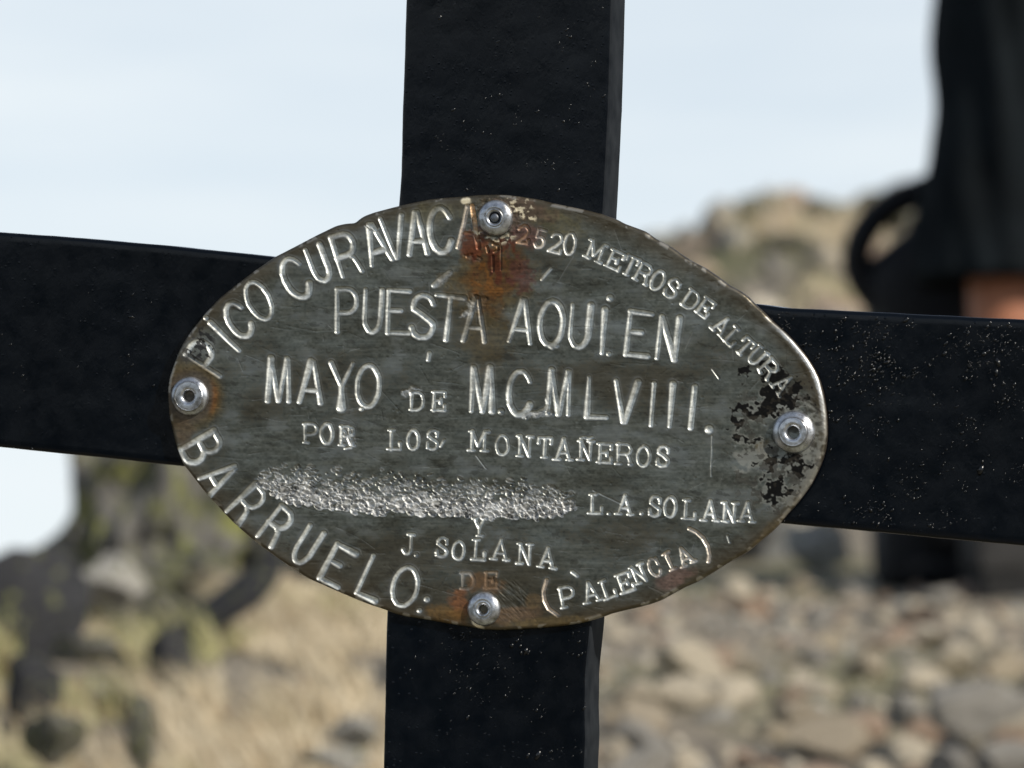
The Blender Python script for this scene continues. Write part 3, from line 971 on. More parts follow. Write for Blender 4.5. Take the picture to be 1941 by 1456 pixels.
GROOVE = sstep(1.12, .70, GD)
vary = 1 + .5 * fbm(PX, PY, 34, 34, 71, 2)
H -= 3.3 * GDEP * vary * np.clip(1 - GD ** 3.2, 0, 1) ** .9
H += .42 * GDEP * vary * np.exp(-((GD - 1.28) / .22) ** 2)
H += GROOVE * fbm(PX, PY, 11, 11, 73, 2) * .30

# soft hammered unevenness of the sheet
H += fbm(PX, PY, 95, 75, 61, 3) * 3.2 + fbm(PX, PY, 26, 22, 65, 3) * .38

# the names that were hammered out: a band of overlapping chisel marks
top = np.interp(PX, [480,520,560,620,700,800,900,1000,1060,1100], [916,884,880,884,893,898,900,908,924,948])
bot = np.interp(PX, [480,505,540,600,650,720,800,900,960,1040,1080,1110], [916,930,950,966,974,977,979,984,987,982,974,950])
dbx = np.minimum(PY - top, bot - PY) + fbm(PX, PY, 12, 12, 88, 2) * 5
BAND = sstep(-2, 4, dbx) * (PX > 484) * (PX < 1108)
dr = np.random.default_rng(17)
D2 = np.zeros_like(H); DT = np.zeros_like(H); DM = np.zeros_like(H)
nd = 0
while nd < 1100:
    x = dr.uniform(492, 1088); lo_ = np.interp(x, [480,520,560,620,700,800,900,1000,1060,1100], [916,884,880,884,893,898,900,908,924,948]); hi_ = np.interp(x, [480,505,540,600,650,720,800,900,960,1040,1080,1110], [916,930,950,966,974,977,979,984,987,982,974,950])
    f = dr.random() ** .8
    y = lo_ + 3 + (hi_ - lo_ - 9) * f
    y += dr.normal(0, 2.5 if f > .5 else 6)
    if dr.random() < .40 * (1 - f) ** 2: nd += 1; continue
    big = f > .55
    ra = dr.uniform(5, 11) if big else dr.uniform(3.5, 8)
    rb = ra * dr.uniform(.45, .8)
    an = dr.normal(.45, .4)
    i0 = int((x - 18 - X0) / ST); i1 = i0 + int(36 / ST); j0 = int((y - 18 - Y0) / ST); j1 = j0 + int(36 / ST)
    X = PX[j0:j1, i0:i1] - x; Y = PY[j0:j1, i0:i1] - y
    ca, sa = math.cos(an), math.sin(an)
    q = np.hypot((X * ca + Y * sa) / ra, (-X * sa + Y * ca) / rb)
    m = q < 1
    dep = dr.uniform(1.2, 3.6) * (1.25 if big else .8)
    slope = (-X * sa + Y * ca) / rb
    newh = -dep * (1 - q ** 4) * .55 - dep * .62 * slope
    reg = D2[j0:j1, i0:i1]
    reg[m] = newh[m]
    lip = np.exp(-((q - 1.06) / .12) ** 2) * dep * .18 * (slope > -.1)
    reg += np.where(m, 0, lip)
    DT[j0:j1, i0:i1][m] = dr.uniform(0, 1)
    sm_ = DM[j0:j1, i0:i1]
    np.maximum(sm_, sstep(1.12, .85, q), out=sm_)
    nd += 1
D2 += (fbm(PX, PY, 5, 4, 93, 3) * 1.3 + fbm(PX, PY, 22, 12, 95, 3) * 2.6) * DM
WORK = DM
H += D2 - .8 * BAND * DM
# small stray dents and pocks everywhere
for _ in range(420):
    x = dr.uniform(340, 1550); y = dr.uniform(390, 1180)
    seg_r = dr.uniform(1.3, 3.2)
    i0 = max(int((x - 8 - X0) / ST), 0); i1 = min(i0 + int(16 / ST), NX); j0 = max(int((y - 8 - Y0) / ST), 0); j1 = min(j0 + int(16 / ST), NY)
    q = np.hypot(PX[j0:j1, i0:i1] - x, PY[j0:j1, i0:i1] - y) / seg_r
    H[j0:j1, i0:i1] -= dr.uniform(.25, .9) * np.clip(1 - q ** 2, 0, 1)
# crumpled metal round the top rivet and the drill-scarred bottom one
def around(x, y, r): return np.clip(1 - np.hypot(PX - x, PY - y) / r, 0, 1)
H += sstep(0, .5, around(941, 413, 66)) * fbm(PX, PY, 8, 6, 101, 3) * 2.6
H += sstep(0, .5, around(965, 1140, 48)) * fbm(PX + PY, PY - PX, 26, 3.5, 103, 2) * 1.2
H += sstep(0, .6, around(1525, 790, 70)) * fbm(PX * .8 + PY * .6, PY * .8 - PX * .6, 40, 4, 105, 2) * .6
def patchmask(x, y, rx, ry, an, sc, seed):
    a = math.radians(an); ca, sa = math.cos(a), math.sin(a)
    X = PX - x; Y = PY - y
    return sstep(1.15, .6, np.hypot((X * ca + Y * sa) / rx, (-X * sa + Y * ca) / ry) + .7 * fbm(PX, PY, sc, sc, seed, 3))
BRUISE = np.clip(patchmask(905, 574, 17, 19, 0, 9, 701) + patchmask(887, 592, 16, 5, -30, 7, 702) + patchmask(779, 741, 20, 8, -25, 9, 703) + patchmask(840, 530, 20, 7, -40, 7, 704) * .8
                 + patchmask(1020, 787, 28, 7, -8, 8, 705) + patchmask(893, 487, 13, 6, 10, 6, 706) + patchmask(908, 491, 8, 8, 0, 6, 707) + patchmask(664, 828, 15, 15, 0, 7, 708) * .6, 0, 1)
H += BRUISE * (fbm(PX, PY, 9, 9, 709, 3) * 3.0 - 1.2)
# long fine scratches
SCR = np.zeros_like(H)
def scratch(x0, y0, an, ln, w, dep):
    n = max(int(ln / 6), 2)
    bend = dr.normal(0, .012)
    x, y = x0, y0
    for i in range(n):
        x1 = x + math.cos(an) * 6; y1 = y + math.sin(an) * 6
        R = 4
        i0 = int((min(x, x1) - R - X0) / ST); i1 = int((max(x, x1) + R - X0) / ST) + 1
        j0 = int((min(y, y1) - R - Y0) / ST); j1 = int((max(y, y1) + R - Y0) / ST) + 1
        if i0 < 0 or j0 < 0 or i1 >= NX or j1 >= NY: return
        X = PX[j0:j1, i0:i1]; Y = PY[j0:j1, i0:i1]
        t = np.clip(((X - x) * (x1 - x) + (Y - y) * (y1 - y)) / 36, 0, 1)
        d = np.hypot(X - x - t * (x1 - x), Y - y - t * (y1 - y)) / w
        k = np.clip(1 - d, 0, 1) * dep
        s = SCR[j0:j1, i0:i1]
        np.maximum(s, k, out=s)
        x, y = x1, y1; an += bend
for _ in range(900):
    an = dr.normal(0.04, .16) if dr.random() < .62 else dr.uniform(0, 3.14)
    scratch(dr.uniform(340, 1500), dr.uniform(390, 1170), an, dr.lognormal(3.3, .6), dr.uniform(1.0, 1.8), dr.uniform(.15, .8))
SS = np.random.default_rng(4)
H -= SCR * .55
# rounded rim
H -= 7.0 * (1 - np.sqrt(np.clip(1 - (1 - np.clip(RIM / 7.0, 0, 1)) ** 2, 0, 1)))
H += .8 * np.exp(-((RIM - 13) / 5.0) ** 2) * sstep(1350, 1500, PX)

# ---- patina colour (stains, oxide, bare metal), roughness, metalness
n_big = fbm(PX, PY, 170, 120, 201, 4)
n_med = fbm(PX, PY, 44, 26, 205, 4)
n_str = fbm(PX - .05 * PY, PY + .04 * PX, 90, 3.0, 209, 3)
n_fin = fbm(PX, PY, 5, 4, 213, 2)
n_blk = fbm(PX + .5 * PY, PY - .2 * PX, 30, 11, 221, 4)
def mixc(a, b, m): return a * (1 - m[..., None]) + np.asarray(b)[None, None, :] * m[..., None]
base = np.zeros(PX.shape + (3,)) + np.array([.120, .128, .118])
base = base * np.array([1.12, 1.11, 1.05]) * (1 + .22 * n_big + .26 * n_med + .18 * n_str + .34 * n_fin)[..., None]
base = mixc(base, [.20, .215, .21], sstep(.12, .55, n_med + .4 * n_big) * .55)
base = mixc(base, [.085, .068, .042], sstep(.0, .5, -n_big + .25 * n_fin) * .6)
base = mixc(base, [.030, .028, .024], sstep(.34, .50, n_blk + .25 * n_fin) * .45)      # dark oxide flecks
base = mixc(base, [.34, .35, .34], sstep(.2, .9, SCR) * (fbm(PX, PY, 60, 60, 230, 2) > -.1) * .6)
base = mixc(base, [.02, .02, .02], sstep(.3, .9, SCR) * (fbm(PX, PY, 60, 60, 230, 2) < -.18) * .8)
# brown film towards the rim
rimw = sstep(46, 4, RIM + 14 * n_med)
base = mixc(base, [.10, .072, .040], rimw * .62)
rough = .40 + .10 * n_med + .08 * n_fin
metal = np.full(PX.shape, .80)
spec = np.full(PX.shape, .35)
# worn pale halo round strokes, bright bare metal in them
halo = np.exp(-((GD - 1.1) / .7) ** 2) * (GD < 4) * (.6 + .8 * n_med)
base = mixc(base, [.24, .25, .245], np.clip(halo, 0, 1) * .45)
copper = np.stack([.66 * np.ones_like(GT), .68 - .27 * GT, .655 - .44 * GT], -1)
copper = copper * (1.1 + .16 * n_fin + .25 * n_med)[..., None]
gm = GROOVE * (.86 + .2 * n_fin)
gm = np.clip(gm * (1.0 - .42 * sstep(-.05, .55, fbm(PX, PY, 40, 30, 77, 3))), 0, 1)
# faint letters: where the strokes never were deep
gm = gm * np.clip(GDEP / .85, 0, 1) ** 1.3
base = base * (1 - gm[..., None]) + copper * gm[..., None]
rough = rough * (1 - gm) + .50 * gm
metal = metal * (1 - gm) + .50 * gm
# hammered band: bare bright steel, dark in scattered pits
wk = np.clip(WORK, 0, 1)
tone = .42 + .24 * DT + .30 * n_fin + .22 * fbm(PX, PY, 20, 10, 97, 3)
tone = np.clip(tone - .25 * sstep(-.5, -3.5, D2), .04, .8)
wcol = np.stack([tone, tone * 1.01, tone * 1.0], -1)
wm = wk * np.clip(.30 + .65 * sstep(.15, .75, (PY - top) / np.maximum(bot - top, 1)), 0, 1)
base = base * (1 - wm[..., None]) + wcol * wm[..., None]
rough = rough * (1 - wm) + .56 * wm
metal = metal * (1 - wm) + .34 * wm
base = mixc(base, [.36, .37, .365], np.clip(BRUISE * (.7 + .6 * n_fin), 0, 1)); metal = metal * (1 - .35 * BRUISE)
# rust
def blob(x, y, rx, ry, an=0., amp=.45, sc=16):
    a = math.radians(an); ca, sa = math.cos(a), math.sin(a)
    X = PX - x; Y = PY - y
    q = np.hypot((X * ca + Y * sa) / rx, (-X * sa + Y * ca) / ry)
    return sstep(1.15, .55, q + amp * fbm(PX, PY, sc, sc, int(x + y) % 97 + 300, 3))
def rust(m, c, k=1.0, ro=.55, me=.35):
    global base, rough, metal
    m = np.clip(m * k, 0, 1)
    cc = np.asarray(c)[None, None, :] * (1 + .5 * n_fin + .35 * n_str)[..., None]
    base = base * (1 - m[..., None]) + cc * m[..., None]; rough = rough * (1 - m) + ro * m; metal = metal * (1 - m) + me * m
rust(blob(930, 535, 90, 75), [.085, .058, .018], .75)
rust(blob(925, 640, 50, 70), [.085, .062, .025], .55)
rust(blob(1060, 425, 55, 26, 10), [.10, .085, .035], .6)
rust(blob(820, 405, 70, 24, -8), [.11, .10, .055], .6)
rmix = fbm(PX, PY, 15, 22, 351, 4)
rust(blob(940, 520, 62, 74, 0, .7, 22), [.10, .048, .013], .75, .5, .5)
rust(blob(945, 500, 44, 66, 0, .8, 18) * sstep(-.15, .25, rmix), [.085, .022, .010], .85, .45, .5)
rust(blob(925, 535, 40, 44, 0, .8, 14) * sstep(.0, .3, -rmix), [.15, .060, .012], .8, .5, .4)
rust(blob(898, 462, 26, 32, 0, .6, 12), [.12, .034, .014], .8, .45, .5)
rust(blob(985, 520, 26, 34, -25, .9, 9), [.11, .040, .035], .6, .4, .6)
rust(blob(1000, 445, 36, 24, 20), [.11, .045, .035], .7)
rust(blob(985, 400, 70, 26, 10), [.10, .065, .045], .75)
q = np.hypot(PX - 362, PY - 751)
ring = np.exp(-((q - 50 - 5 * n_med - 2 * n_fin) / 6.5) ** 2) * sstep(392, 408, PX) * sstep(705, 750, PY) * sstep(822, 795, PY)
rust(sstep(64, 48, q + 6 * n_med), [.075, .055, .038], .75)
rust(ring, [.20, .075, .018], .85, .6, .2)
rust(np.exp(-((q - 58 - 6 * n_med) / 10) ** 2), [.115, .082, .030], .6, .45, .6)
rust(blob(350, 815, 22, 34), [.11, .075, .045], .6)
rust(blob(872, 1146, 22, 34), [.17, .065, .022], .8, .6, .2)
rust(blob(850, 1165, 46, 20, 8), [.15, .085, .025], .7)
rust(blob(920, 1105, 40, 22), [.13, .070, .030], .75)
rust(blob(975, 1165, 60, 20, 0), [.13, .080, .045], .7)
rust(blob(1060, 1178, 110, 12, -3), [.12, .085, .035], .7)
rust(blob(1010, 1140, 20, 18), [.12, .075, .03], .6)
rust(blob(1280, 1095, 42, 18, -24), [.17, .10, .085], .6)
rust(blob(1470, 1005, 60, 18, -40), [.13, .10, .055], .55)
rust(blob(1450, 850, 22, 20), [.12, .08, .03], .5)
# black paint left on the right-hand end, with pale lichen-like scale between
bx = sstep(1.1, .4, np.hypot((PX - 1478) / 118, (PY - 850) / 155))
pn = fbm(PX, PY, 34, 30, 401, 4) + .25 * fbm(PX, PY, 7, 7, 409, 2)
pale = sstep(.35, .6, bx) * sstep(-.30, -.12, pn)
base = mixc(base, [.215, .220, .200], np.clip(pale * .62, 0, 1)); metal = metal * (1 - .6 * pale); rough = rough * (1 - pale) + .5 * pale
blk = sstep(.02, .07, pn - .34 + .36 * bx) * sstep(.02, .12, bx)
zone = np.clip(blob(1458, 735, 62, 50, 30, .5, 14) + blob(1430, 800, 52, 50, 0, .6, 12) + blob(1480, 890, 66, 30, -15, .6, 14) + blob(1470, 938, 40, 26, -35, .6, 12) + blob(1520, 748, 30, 30, 0, .5, 12), 0, 1)
blk = sstep(-.16, -.08, pn - .04) * sstep(.30, .5, zone)
rust(blk * (1 - .8 * GROOVE), [.006, .006, .006], 1.0, .6, .0)
spec = spec * (1 - .8 * np.clip(blk, 0, 1))
fl = sstep(.16, .2, fbm(PX, PY, 14, 12, 431, 3)) * sstep(.0, .5, bx)
rust(fl, [.03, .027, .022], .7, .5, .1)
# black flecks left round the first P
rust(sstep(.06, .12, fbm(PX * .7 + PY * .7, PY * .7 - PX * .7, 10, 7, 441, 3)) * blob(378, 655, 34, 44, 30), [.012, .012, .013], .95, .35, 0)
# crescent of dull grey under the clean letters near the middle
# sun glints painted in pale gold by the rivets, and burnished metal
def burnish_glint(m, c=(.95, .82, .58), ro=.42):
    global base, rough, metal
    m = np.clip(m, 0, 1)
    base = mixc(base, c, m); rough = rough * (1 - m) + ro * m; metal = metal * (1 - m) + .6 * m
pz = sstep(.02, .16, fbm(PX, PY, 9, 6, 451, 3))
burnish_glint(np.clip(blob(884, 381, 11, 7, 0, .3, 8), 0, 1) * 1.0)
burnish_glint(np.exp(-((np.hypot(PX - 941, PY - 413) - 45) / 6) ** 2) * pz * sstep(430, 445, PY) * .9)
burnish_glint(blob(992, 403, 30, 9, 30, .7, 8) * pz * .9)
burnish_glint(blob(905, 1182, 14, 7, 35, .3, 9) * .9)
burnish_glint(blob(984, 388, 30, 12, 10, .8, 8) * pz * .6)
# right rim: worn metal with the sun highlight put into its colour, pale elsewhere in spots
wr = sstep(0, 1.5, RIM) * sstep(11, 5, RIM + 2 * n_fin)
burnish_glint(wr * sstep(1420, 1500, PX) * sstep(600, 640, PY) * sstep(850, 740, PY + 50 * n_med) * .9, (.62, .62, .60), .3)
burnish_glint(sstep(9, 4, RIM) * sstep(.15, .3, fbm(PX, PY, 18, 18, 461, 3)) * .5, (.45, .43, .38), .35)
base = np.clip(base, .006, .95); rough = np.clip(rough, .16, .9); metal = np.clip(metal, 0, 1)

# ---- mesh
inside = RIM > 0
cell_in = inside[:-1, :-1] | inside[1:, :-1] | inside[:-1, 1:] | inside[1:, 1:]
# rivet holes stay plain sheet under the rivet heads
QX = PX.copy(); QY = PY.copy()
f_out = ~inside
sc = np.where(f_out, ROUT / RAD, 1.0)
QX = CX + (PX - CX) * sc; QY = CY + (PY - CY) * sc
PXM = S * K                                   # metres per photo pixel at the plaque
U, V = PL(QX, QY)
PY0 = -.0006
Yd = PY0 - H * PXM * .95
ids = np.arange(NX * NY).reshape(NY, NX)
quads = np.stack([ids[:-1, :-1], ids[1:, :-1], ids[1:, 1:], ids[:-1, 1:]], -1)[cell_in]
# boundary edges
e = np.concatenate([quads[:, [0, 1]], quads[:, [1, 2]], quads[:, [2, 3]], quads[:, [3, 0]]])
key = np.sort(e, 1); code = key[:, 0].astype(np.int64) * (NX * NY) + key[:, 1]
uq, inv, cnt = np.unique(code, return_inverse=True, return_counts=True)
bedge = e[cnt[inv] == 1]
used = np.unique(quads)
remap = -np.ones(NX * NY, dtype=np.int64); remap[used] = np.arange(len(used))
Cu, Cv = PL(CX, CY)
co = np.stack([U.ravel()[used] - Cu, Yd.ravel()[used] - PY0, V.ravel()[used] - Cv], 1)
face = np_mesh('plaque_face', co, remap[quads])
def setattr_col(me, name, arr):
    at = me.attributes.new(name, 'FLOAT_COLOR', 'POINT')
    at.data.foreach_set('color', arr.astype(np.float32).ravel())
one = np.ones(len(used))
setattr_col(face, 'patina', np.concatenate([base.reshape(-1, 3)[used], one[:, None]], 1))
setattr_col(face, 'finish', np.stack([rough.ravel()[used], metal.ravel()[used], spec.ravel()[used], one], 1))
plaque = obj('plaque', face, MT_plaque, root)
plaque['label'] = 'oval grey metal plaque engraved PICO CURAVACAS with rust stains'
local(plaque, float(Cu), PY0, float(Cv))
# cut edge of the sheet
bv = np.unique(bedge); bm_ = -np.ones(NX * NY, dtype=np.int64); bm_[bv] = np.arange(len(bv))
fr = np.stack([U.ravel()[bv] - Cu, Yd.ravel()[bv] - PY0, V.ravel()[bv] - Cv], 1)
cen = fr * np.array([1.0005, 1, 1.0005])
bk = cen.copy(); bk[:, 1] = .0019
nb = len(bv)
ef = np.stack([bm_[bedge[:, 1]], bm_[bedge[:, 0]], bm_[bedge[:, 0]] + nb, bm_[bedge[:, 1]] + nb], 1)
edge = obj('cut_edge', np_mesh('cut_edge', np.concatenate([fr, bk]), ef), MT_edge, plaque)

# ---- rivets
def rivet(px_, py_, r_out, r_ring, r_hole, core, seed, dome=1.0):
    u, v = PL(px_, py_)
    k = PXM
    prof = [(r_out * .96, 5), (r_out, 2.0), (r_out * .99, -3.0), (r_out * .93, -6.5 * dome), (r_out * .80, -9.5 * dome), (r_out * .66, -11.5 * dome),
            (r_ring * 1.12, -12.2 * dome), (r_ring * 1.03, -11.6 * dome), (r_ring * .97, -11.8 * dome), (r_hole * 1.55, -12.3 * dome), (r_hole * 1.32, -12.0 * dome), (r_hole * 1.18, -10.4 * dome), (r_hole, -9.0 * dome), (r_hole * .93, 0), (r_hole * .9, 9)]
    n = 56
    rn = random.Random(seed)
    off = [(rn.uniform(-.5, .5), rn.uniform(-.5, .5)) for _ in prof]
    Vv = []
    for j, (r, y) in enumerate(prof):
        for i in range(n):
            a = 2 * math.pi * i / n
            w = 1 + .004 * mnoise.noise(Vector((math.cos(a) * 1.6, math.sin(a) * 1.6, seed + j * .15)))
            yy = y + .35 * mnoise.noise(Vector((math.cos(a) * r / 9, math.sin(a) * r / 9, seed)))
            Vv.append(((r * w * math.cos(a) + off[j][0] * (j > 5)) * k, yy * k, (r * w * math.sin(a) + off[j][1] * (j > 5)) * k))
    F = []
    for j in range(len(prof) - 1):
        for i in range(n):
            a0 = j * n + i; a1 = j * n + (i + 1) % n
            F.append((a0, a0 + n, a1 + n, a1))
    o = obj('rivet', np_mesh('rivet', Vv, np.array(F)), MT_alu, plaque)
    o.location = (float(u - Cu), -.0002, float(v - Cv))
    # the pin left down the bore
    pr = [(r_hole * .9, 9), (r_hole * .9, 6)] if not core else [(r_hole * .9, 4), (r_hole * .78, -8.2), (r_hole * .66, -10.2), (r_hole * .35, -10.9)]
    Vv = []; F = []
    for j, (r, y) in enumerate(pr):
        for i in range(24):
            a = 2 * math.pi * i / 24
            Vv.append((r * math.cos(a) * k, y * k, r * math.sin(a) * k))
    Vv.append((0, (pr[-1][1] + (0 if core else 1)) * k, 0))
    for j in range(len(pr) - 1):
        for i in range(24):
            F.append((j * 24 + i, (j + 1) * 24 + i, (j + 1) * 24 + (i + 1) % 24, j * 24 + (i + 1) % 24))
    b0 = (len(pr) - 1) * 24
    for i in range(24): F.append((b0 + i, len(Vv) - 1, b0 + (i + 1) % 24))
    me = np_mesh('rivet_pin', Vv, F)
    me.materials.append(MT_alu_dark)
    # never a fourth level: the pin is a sibling of the head
    p = obj('rivet_pin', me, None, plaque)
    p.location = (o.location.x, o.location.y + .0001, o.location.z)
    return o
rivet(941, 413, 34, 17, 11, True, 1)['label'] = 'top rivet with its pin filling the bore'
rivet(362, 751, 37.5, 27, 11.5, False, 2)
rivet(1506, 819, 40.5, 24, 12, False, 3, 1.1)
rivet(919, 1154, 32.5, 16, 9, False, 4)

# ------------------------------------------------------------------ the hiker
GP = float(ground_z(.70, 7.0)) + .0
PXH, PYH = .763, 7.0
skin = mat_plain('tanned_skin', (.36, .155, .09), .55, .12, 30, .08)
skin.node_tree.nodes['Principled BSDF'].inputs['Subsurface Weight'].default_value = .1
skin.node_tree.nodes['Principled BSDF'].inputs['Subsurface Radius'].default_value = (.01, .004, .002)
cloth = mat_plain('black_cloth', (.0065, .009, .011), .9, .5, 9, .3)
cloth.node_tree.nodes['Principled BSDF'].inputs['Specular IOR Level'].default_value = .1
cloth2 = mat_plain('black_shell_fabric', (.011, .013, .017), .65, .25, 25, .3)
bootm = mat_plain('grey_boot_leather', (.032, .031, .03), .75, .3, 25, .3)
solem = mat_plain('boot_sole', (.015, .015, .015), .8)
hairm = mat_plain('dark_hair', (.02, .014, .01), .6, .4, 200, .6)
packm = mat_plain('black_nylon', (.0035, .0045, .007), .7, .3, 60, .3)
eyem = mat_plain('eye_white', (.7, .68, .65), .2, .05)
irism = mat_plain('iris', (.03, .02, .012), .2, .05)

def skinned(name, chains, mat, parent, sub=2, smooth=True):
    """chains: list of lists of (x, y, z, r); first vertex of each is its root; joins by shared coordinates inside a mesh"""
    verts = []; edges = []; rad = []; look = {}; roots = []
    for ch in chains:
        prev = None
        for k, (x, y, z, r) in enumerate(ch):
            key = (round(x, 5), round(y, 5), round(z, 5))
            if key not in look:
                look[key] = len(verts); verts.append((x, y, z)); rad.append(r)
            i = look[key]
            if prev is not None: edges.append((prev, i))
            prev = i
    me = bpy.data.meshes.new(name)
    me.from_pydata(verts, edges, [])
    o = obj(name, me, mat, parent)
    o.modifiers.new('skin', 'SKIN')
    lay = me.skin_vertices[0].data if me.skin_vertices else None
    if lay is None:
        bm = bmesh.new(); bm.from_mesh(me); bm.verts.layers.skin.verify(); bm.to_mesh(me); bm.free()
        lay = me.skin_vertices[0].data
    # connected components get one root each
    par = list(range(len(verts)))
    def fd(a):
        while par[a] != a: a = par[a]
        return a
    for a, b in edges: par[fd(b)] = fd(a)
    seen = set()
    for i in range(len(verts)):
        r = rad[i]
        lay[i].radius = r if hasattr(r, '__len__') else (r, r)
        c = fd(i)
        lay[i].use_root = c not in seen
        seen.add(c)
    ss = o.modifiers.new('smooth', 'SUBSURF'); ss.levels = sub; ss.render_levels = sub
    o.modifiers['skin'].use_smooth_shade = True
    return o

hiker = bpy.data.objects.new('person', None)
C.objects.link(hiker)
hiker.location = (PXH, PYH, GP)
hiker.rotation_euler = (0, 0, 0)
tag(hiker, 'person in long black shorts and black jacket standing behind the right arm of the cross', 'person')
# local frame: x right in the picture, -y towards the camera; the hiker faces away (+y) and a little left
chains = [[(0, 0, .96, .135), (0, .005, 1.08, .125), (0, .0, 1.22, .140), (0, -.01, 1.38, .150), (0, -.005, 1.47, .09), (0, .01, 1.53, .056), (0, .025, 1.58, .062), (0, .03, 1.66, .088), (0, .025, 1.73, .084), (0, .015, 1.775, .05)]]
for s in (-1, 1):
    chains.append([(0, 0, .96, .135), (s * .09, 0, .88, .098), (s * .112, .005, .70, .082), (s * .118, .01, .51, .060), (s * .118, -.012, .37, .059), (s * .118, -.004, .22, .045), (s * .118, 0, .10, .038), (s * .12, .05, .055, .038), (s * .125, .14, .04, .034)])
    chains.append([(0, -.01, 1.38, .150), (s * .16, -.01, 1.43, .065), (s * .205, -.015, 1.38, .055), (s * .225, .03, 1.22, .044), (s * .215, .10, 1.14, .038), (s * .16, .22, 1.17, .031), (s * .13, .29, 1.20, .024), (s * .115, .33, 1.215, .030)])
    hb = Vector((s * .115, .33, 1.215)); fd_ = Vector((-s * .85, .35, .12)).normalized(); cu = Vector((-s * .1, -1, 0)).normalized()
    for j, (oz, ln) in enumerate(((.030, .066), (.010, .074), (-.010, .070), (-.028, .056))):
        o_ = Vector((0, 0, oz))
        q = [(hb + o_ * .6, .0085), (hb + o_ + fd_ * .045, .0088), (hb + o_ + fd_ * (.045 + ln * .45) + cu * .008, .0080), (hb + o_ + fd_ * (.045 + ln * .68) + cu * .026, .0072), (hb + o_ + fd_ * (.045 + ln * .72) + cu * .045, .006)]
        chains.append([(p.x, p.y, p.z, r_) for p, r_ in q])
    q = [(hb + Vector((0, 0, .018)), .0105), (hb + Vector((-s * .012, -.006, .046)), .0095), (hb + Vector((-s * .028, -.012, .064)), .0085), (hb + Vector((-s * .046, -.016, .072)), .007)]
    chains.append([(p.x, p.y, p.z, r_) for p, r_ in q])
chains.append([(0, .10, 1.665, .010), (0, .128, 1.650, .011), (0, .118, 1.640, .010)])              # nose
chains.append([(-.02, .105, 1.612, .006), (0, .114, 1.612, .008), (.02, .105, 1.612, .006)])        # mouth
for s in (-1, 1):
    chains.append([(s * .084, .015, 1.645, .008), (s * .096, .005, 1.665, .011), (s * .093, .008, 1.69, .008)])   # ears
body = skinned('body', chains, skin, hiker)
for s in (-1, 1):
    bm = bmesh.new(); bmesh.ops.create_uvsphere(bm, u_segments=16, v_segments=10, radius=.0125)
    me = bpy.data.meshes.new('eye'); bm.to_mesh(me); bm.free()
    e_ = obj('eye', me, eyem, hiker, (s * .032, .101, 1.69))
    bm = bmesh.new(); bmesh.ops.create_uvsphere(bm, u_segments=12, v_segments=8, radius=.0062)
    me = bpy.data.meshes.new('iris'); bm.to_mesh(me); bm.free()
    obj('iris', me, irism, e_, (0, .0085, 0))
# hair
bm = bmesh.new(); bmesh.ops.create_icosphere(bm, subdivisions=4, radius=1)
for v in list(bm.verts):
    if v.co.z < -.25 or (v.co.y > .45 and v.co.z < .55): pass
bmesh.ops.delete(bm, geom=[v for v in bm.verts if v.co.z < -.35 or (v.co.y > .35 and v.co.z < .45)], context='VERTS')
for v in bm.verts:
    n_ = 1 + .05 * mnoise.noise(v.co * 5)
    v.co = Vector((v.co.x * .098 * n_, v.co.y * .108 * n_ + .012, v.co.z * .115 * n_ + 1.705))
me = bpy.data.meshes.new('hair'); bm.to_mesh(me); bm.free()
me.polygons.foreach_set('use_smooth', np.full(len(me.polygons), True))
hr = obj('hair', me, hairm, hiker)
sm = hr.modifiers.new('thick', 'SOLIDIFY'); sm.thickness = .012; sm.offset = 1

# long loose shorts: two legs joined at the seat, folds as real relief
def shorts():
    V = []; F = []
    n = 64
    def ring(cx, cy, z, rx, ry, seed, fold):
        out = []
        for i in range(n):
            a = 2 * math.pi * i / n
            p = Vector((math.cos(a), math.sin(a), 0))
            w = mnoise.noise(Vector((p.x * 1.9 + seed, p.y * 1.9, z * 7.5 + p.x * 2.6))) * fold * .8 + mnoise.noise(Vector((p.x * 3.4, p.y * 3.4 + seed, z * 12 + p.x * 3))) * fold * .5
            out.append((cx + p.x * (rx + w), cy + p.y * (ry + w), z))
        return out
    for s in (-1, 1):
        start = len(V)
        rings = []
        zs = np.linspace(.405, .86, 30)
        for z in zs:
            t = (z - .405) / .455
            cx = s * (.132 - .030 * t); rx = .106 + .004 * math.sin(t * 9) - .012 * t * (1 - t) ; ry = .112 + .01 * t
            rings.append(ring(cx, .0, z, rx, ry, s * 3.3, .020 * (1 - .4 * t)))
        # turned hem inside
        inner = [(s * .132 + (x - s * .132) * .90, y * .90, z + .012) for x, y, z in rings[0]]
        inner2 = [(s * .132 + (x - s * .132) * .92, y * .92, z + .14) for x, y, z in rings[0]]
        rings = [inner2, inner] + rings
        for r in rings: V += r
        for j in range(len(rings) - 1):
            for i in range(n):
                a = start + j * n + i; b = start + j * n + (i + 1) % n
                F.append((a, b, b + n, a + n))
    start = len(V)
    zs = np.linspace(.80, 1.04, 12)
    for z in zs:
        t = (z - .80) / .24
        V += ring(0, 0, z, .208 - .045 * t, .135 - .005 * t, 9, .010)
    for j in range(len(zs) - 1):
        for i in range(n):
            a = start + j * n + i; b = start + j * n + (i + 1) % n
            F.append((a, b, b + n, a + n))
    F.append([start + i for i in range(n)][::-1])
    return np_mesh('shorts', V, F)
obj('shorts', shorts(), cloth, hiker)
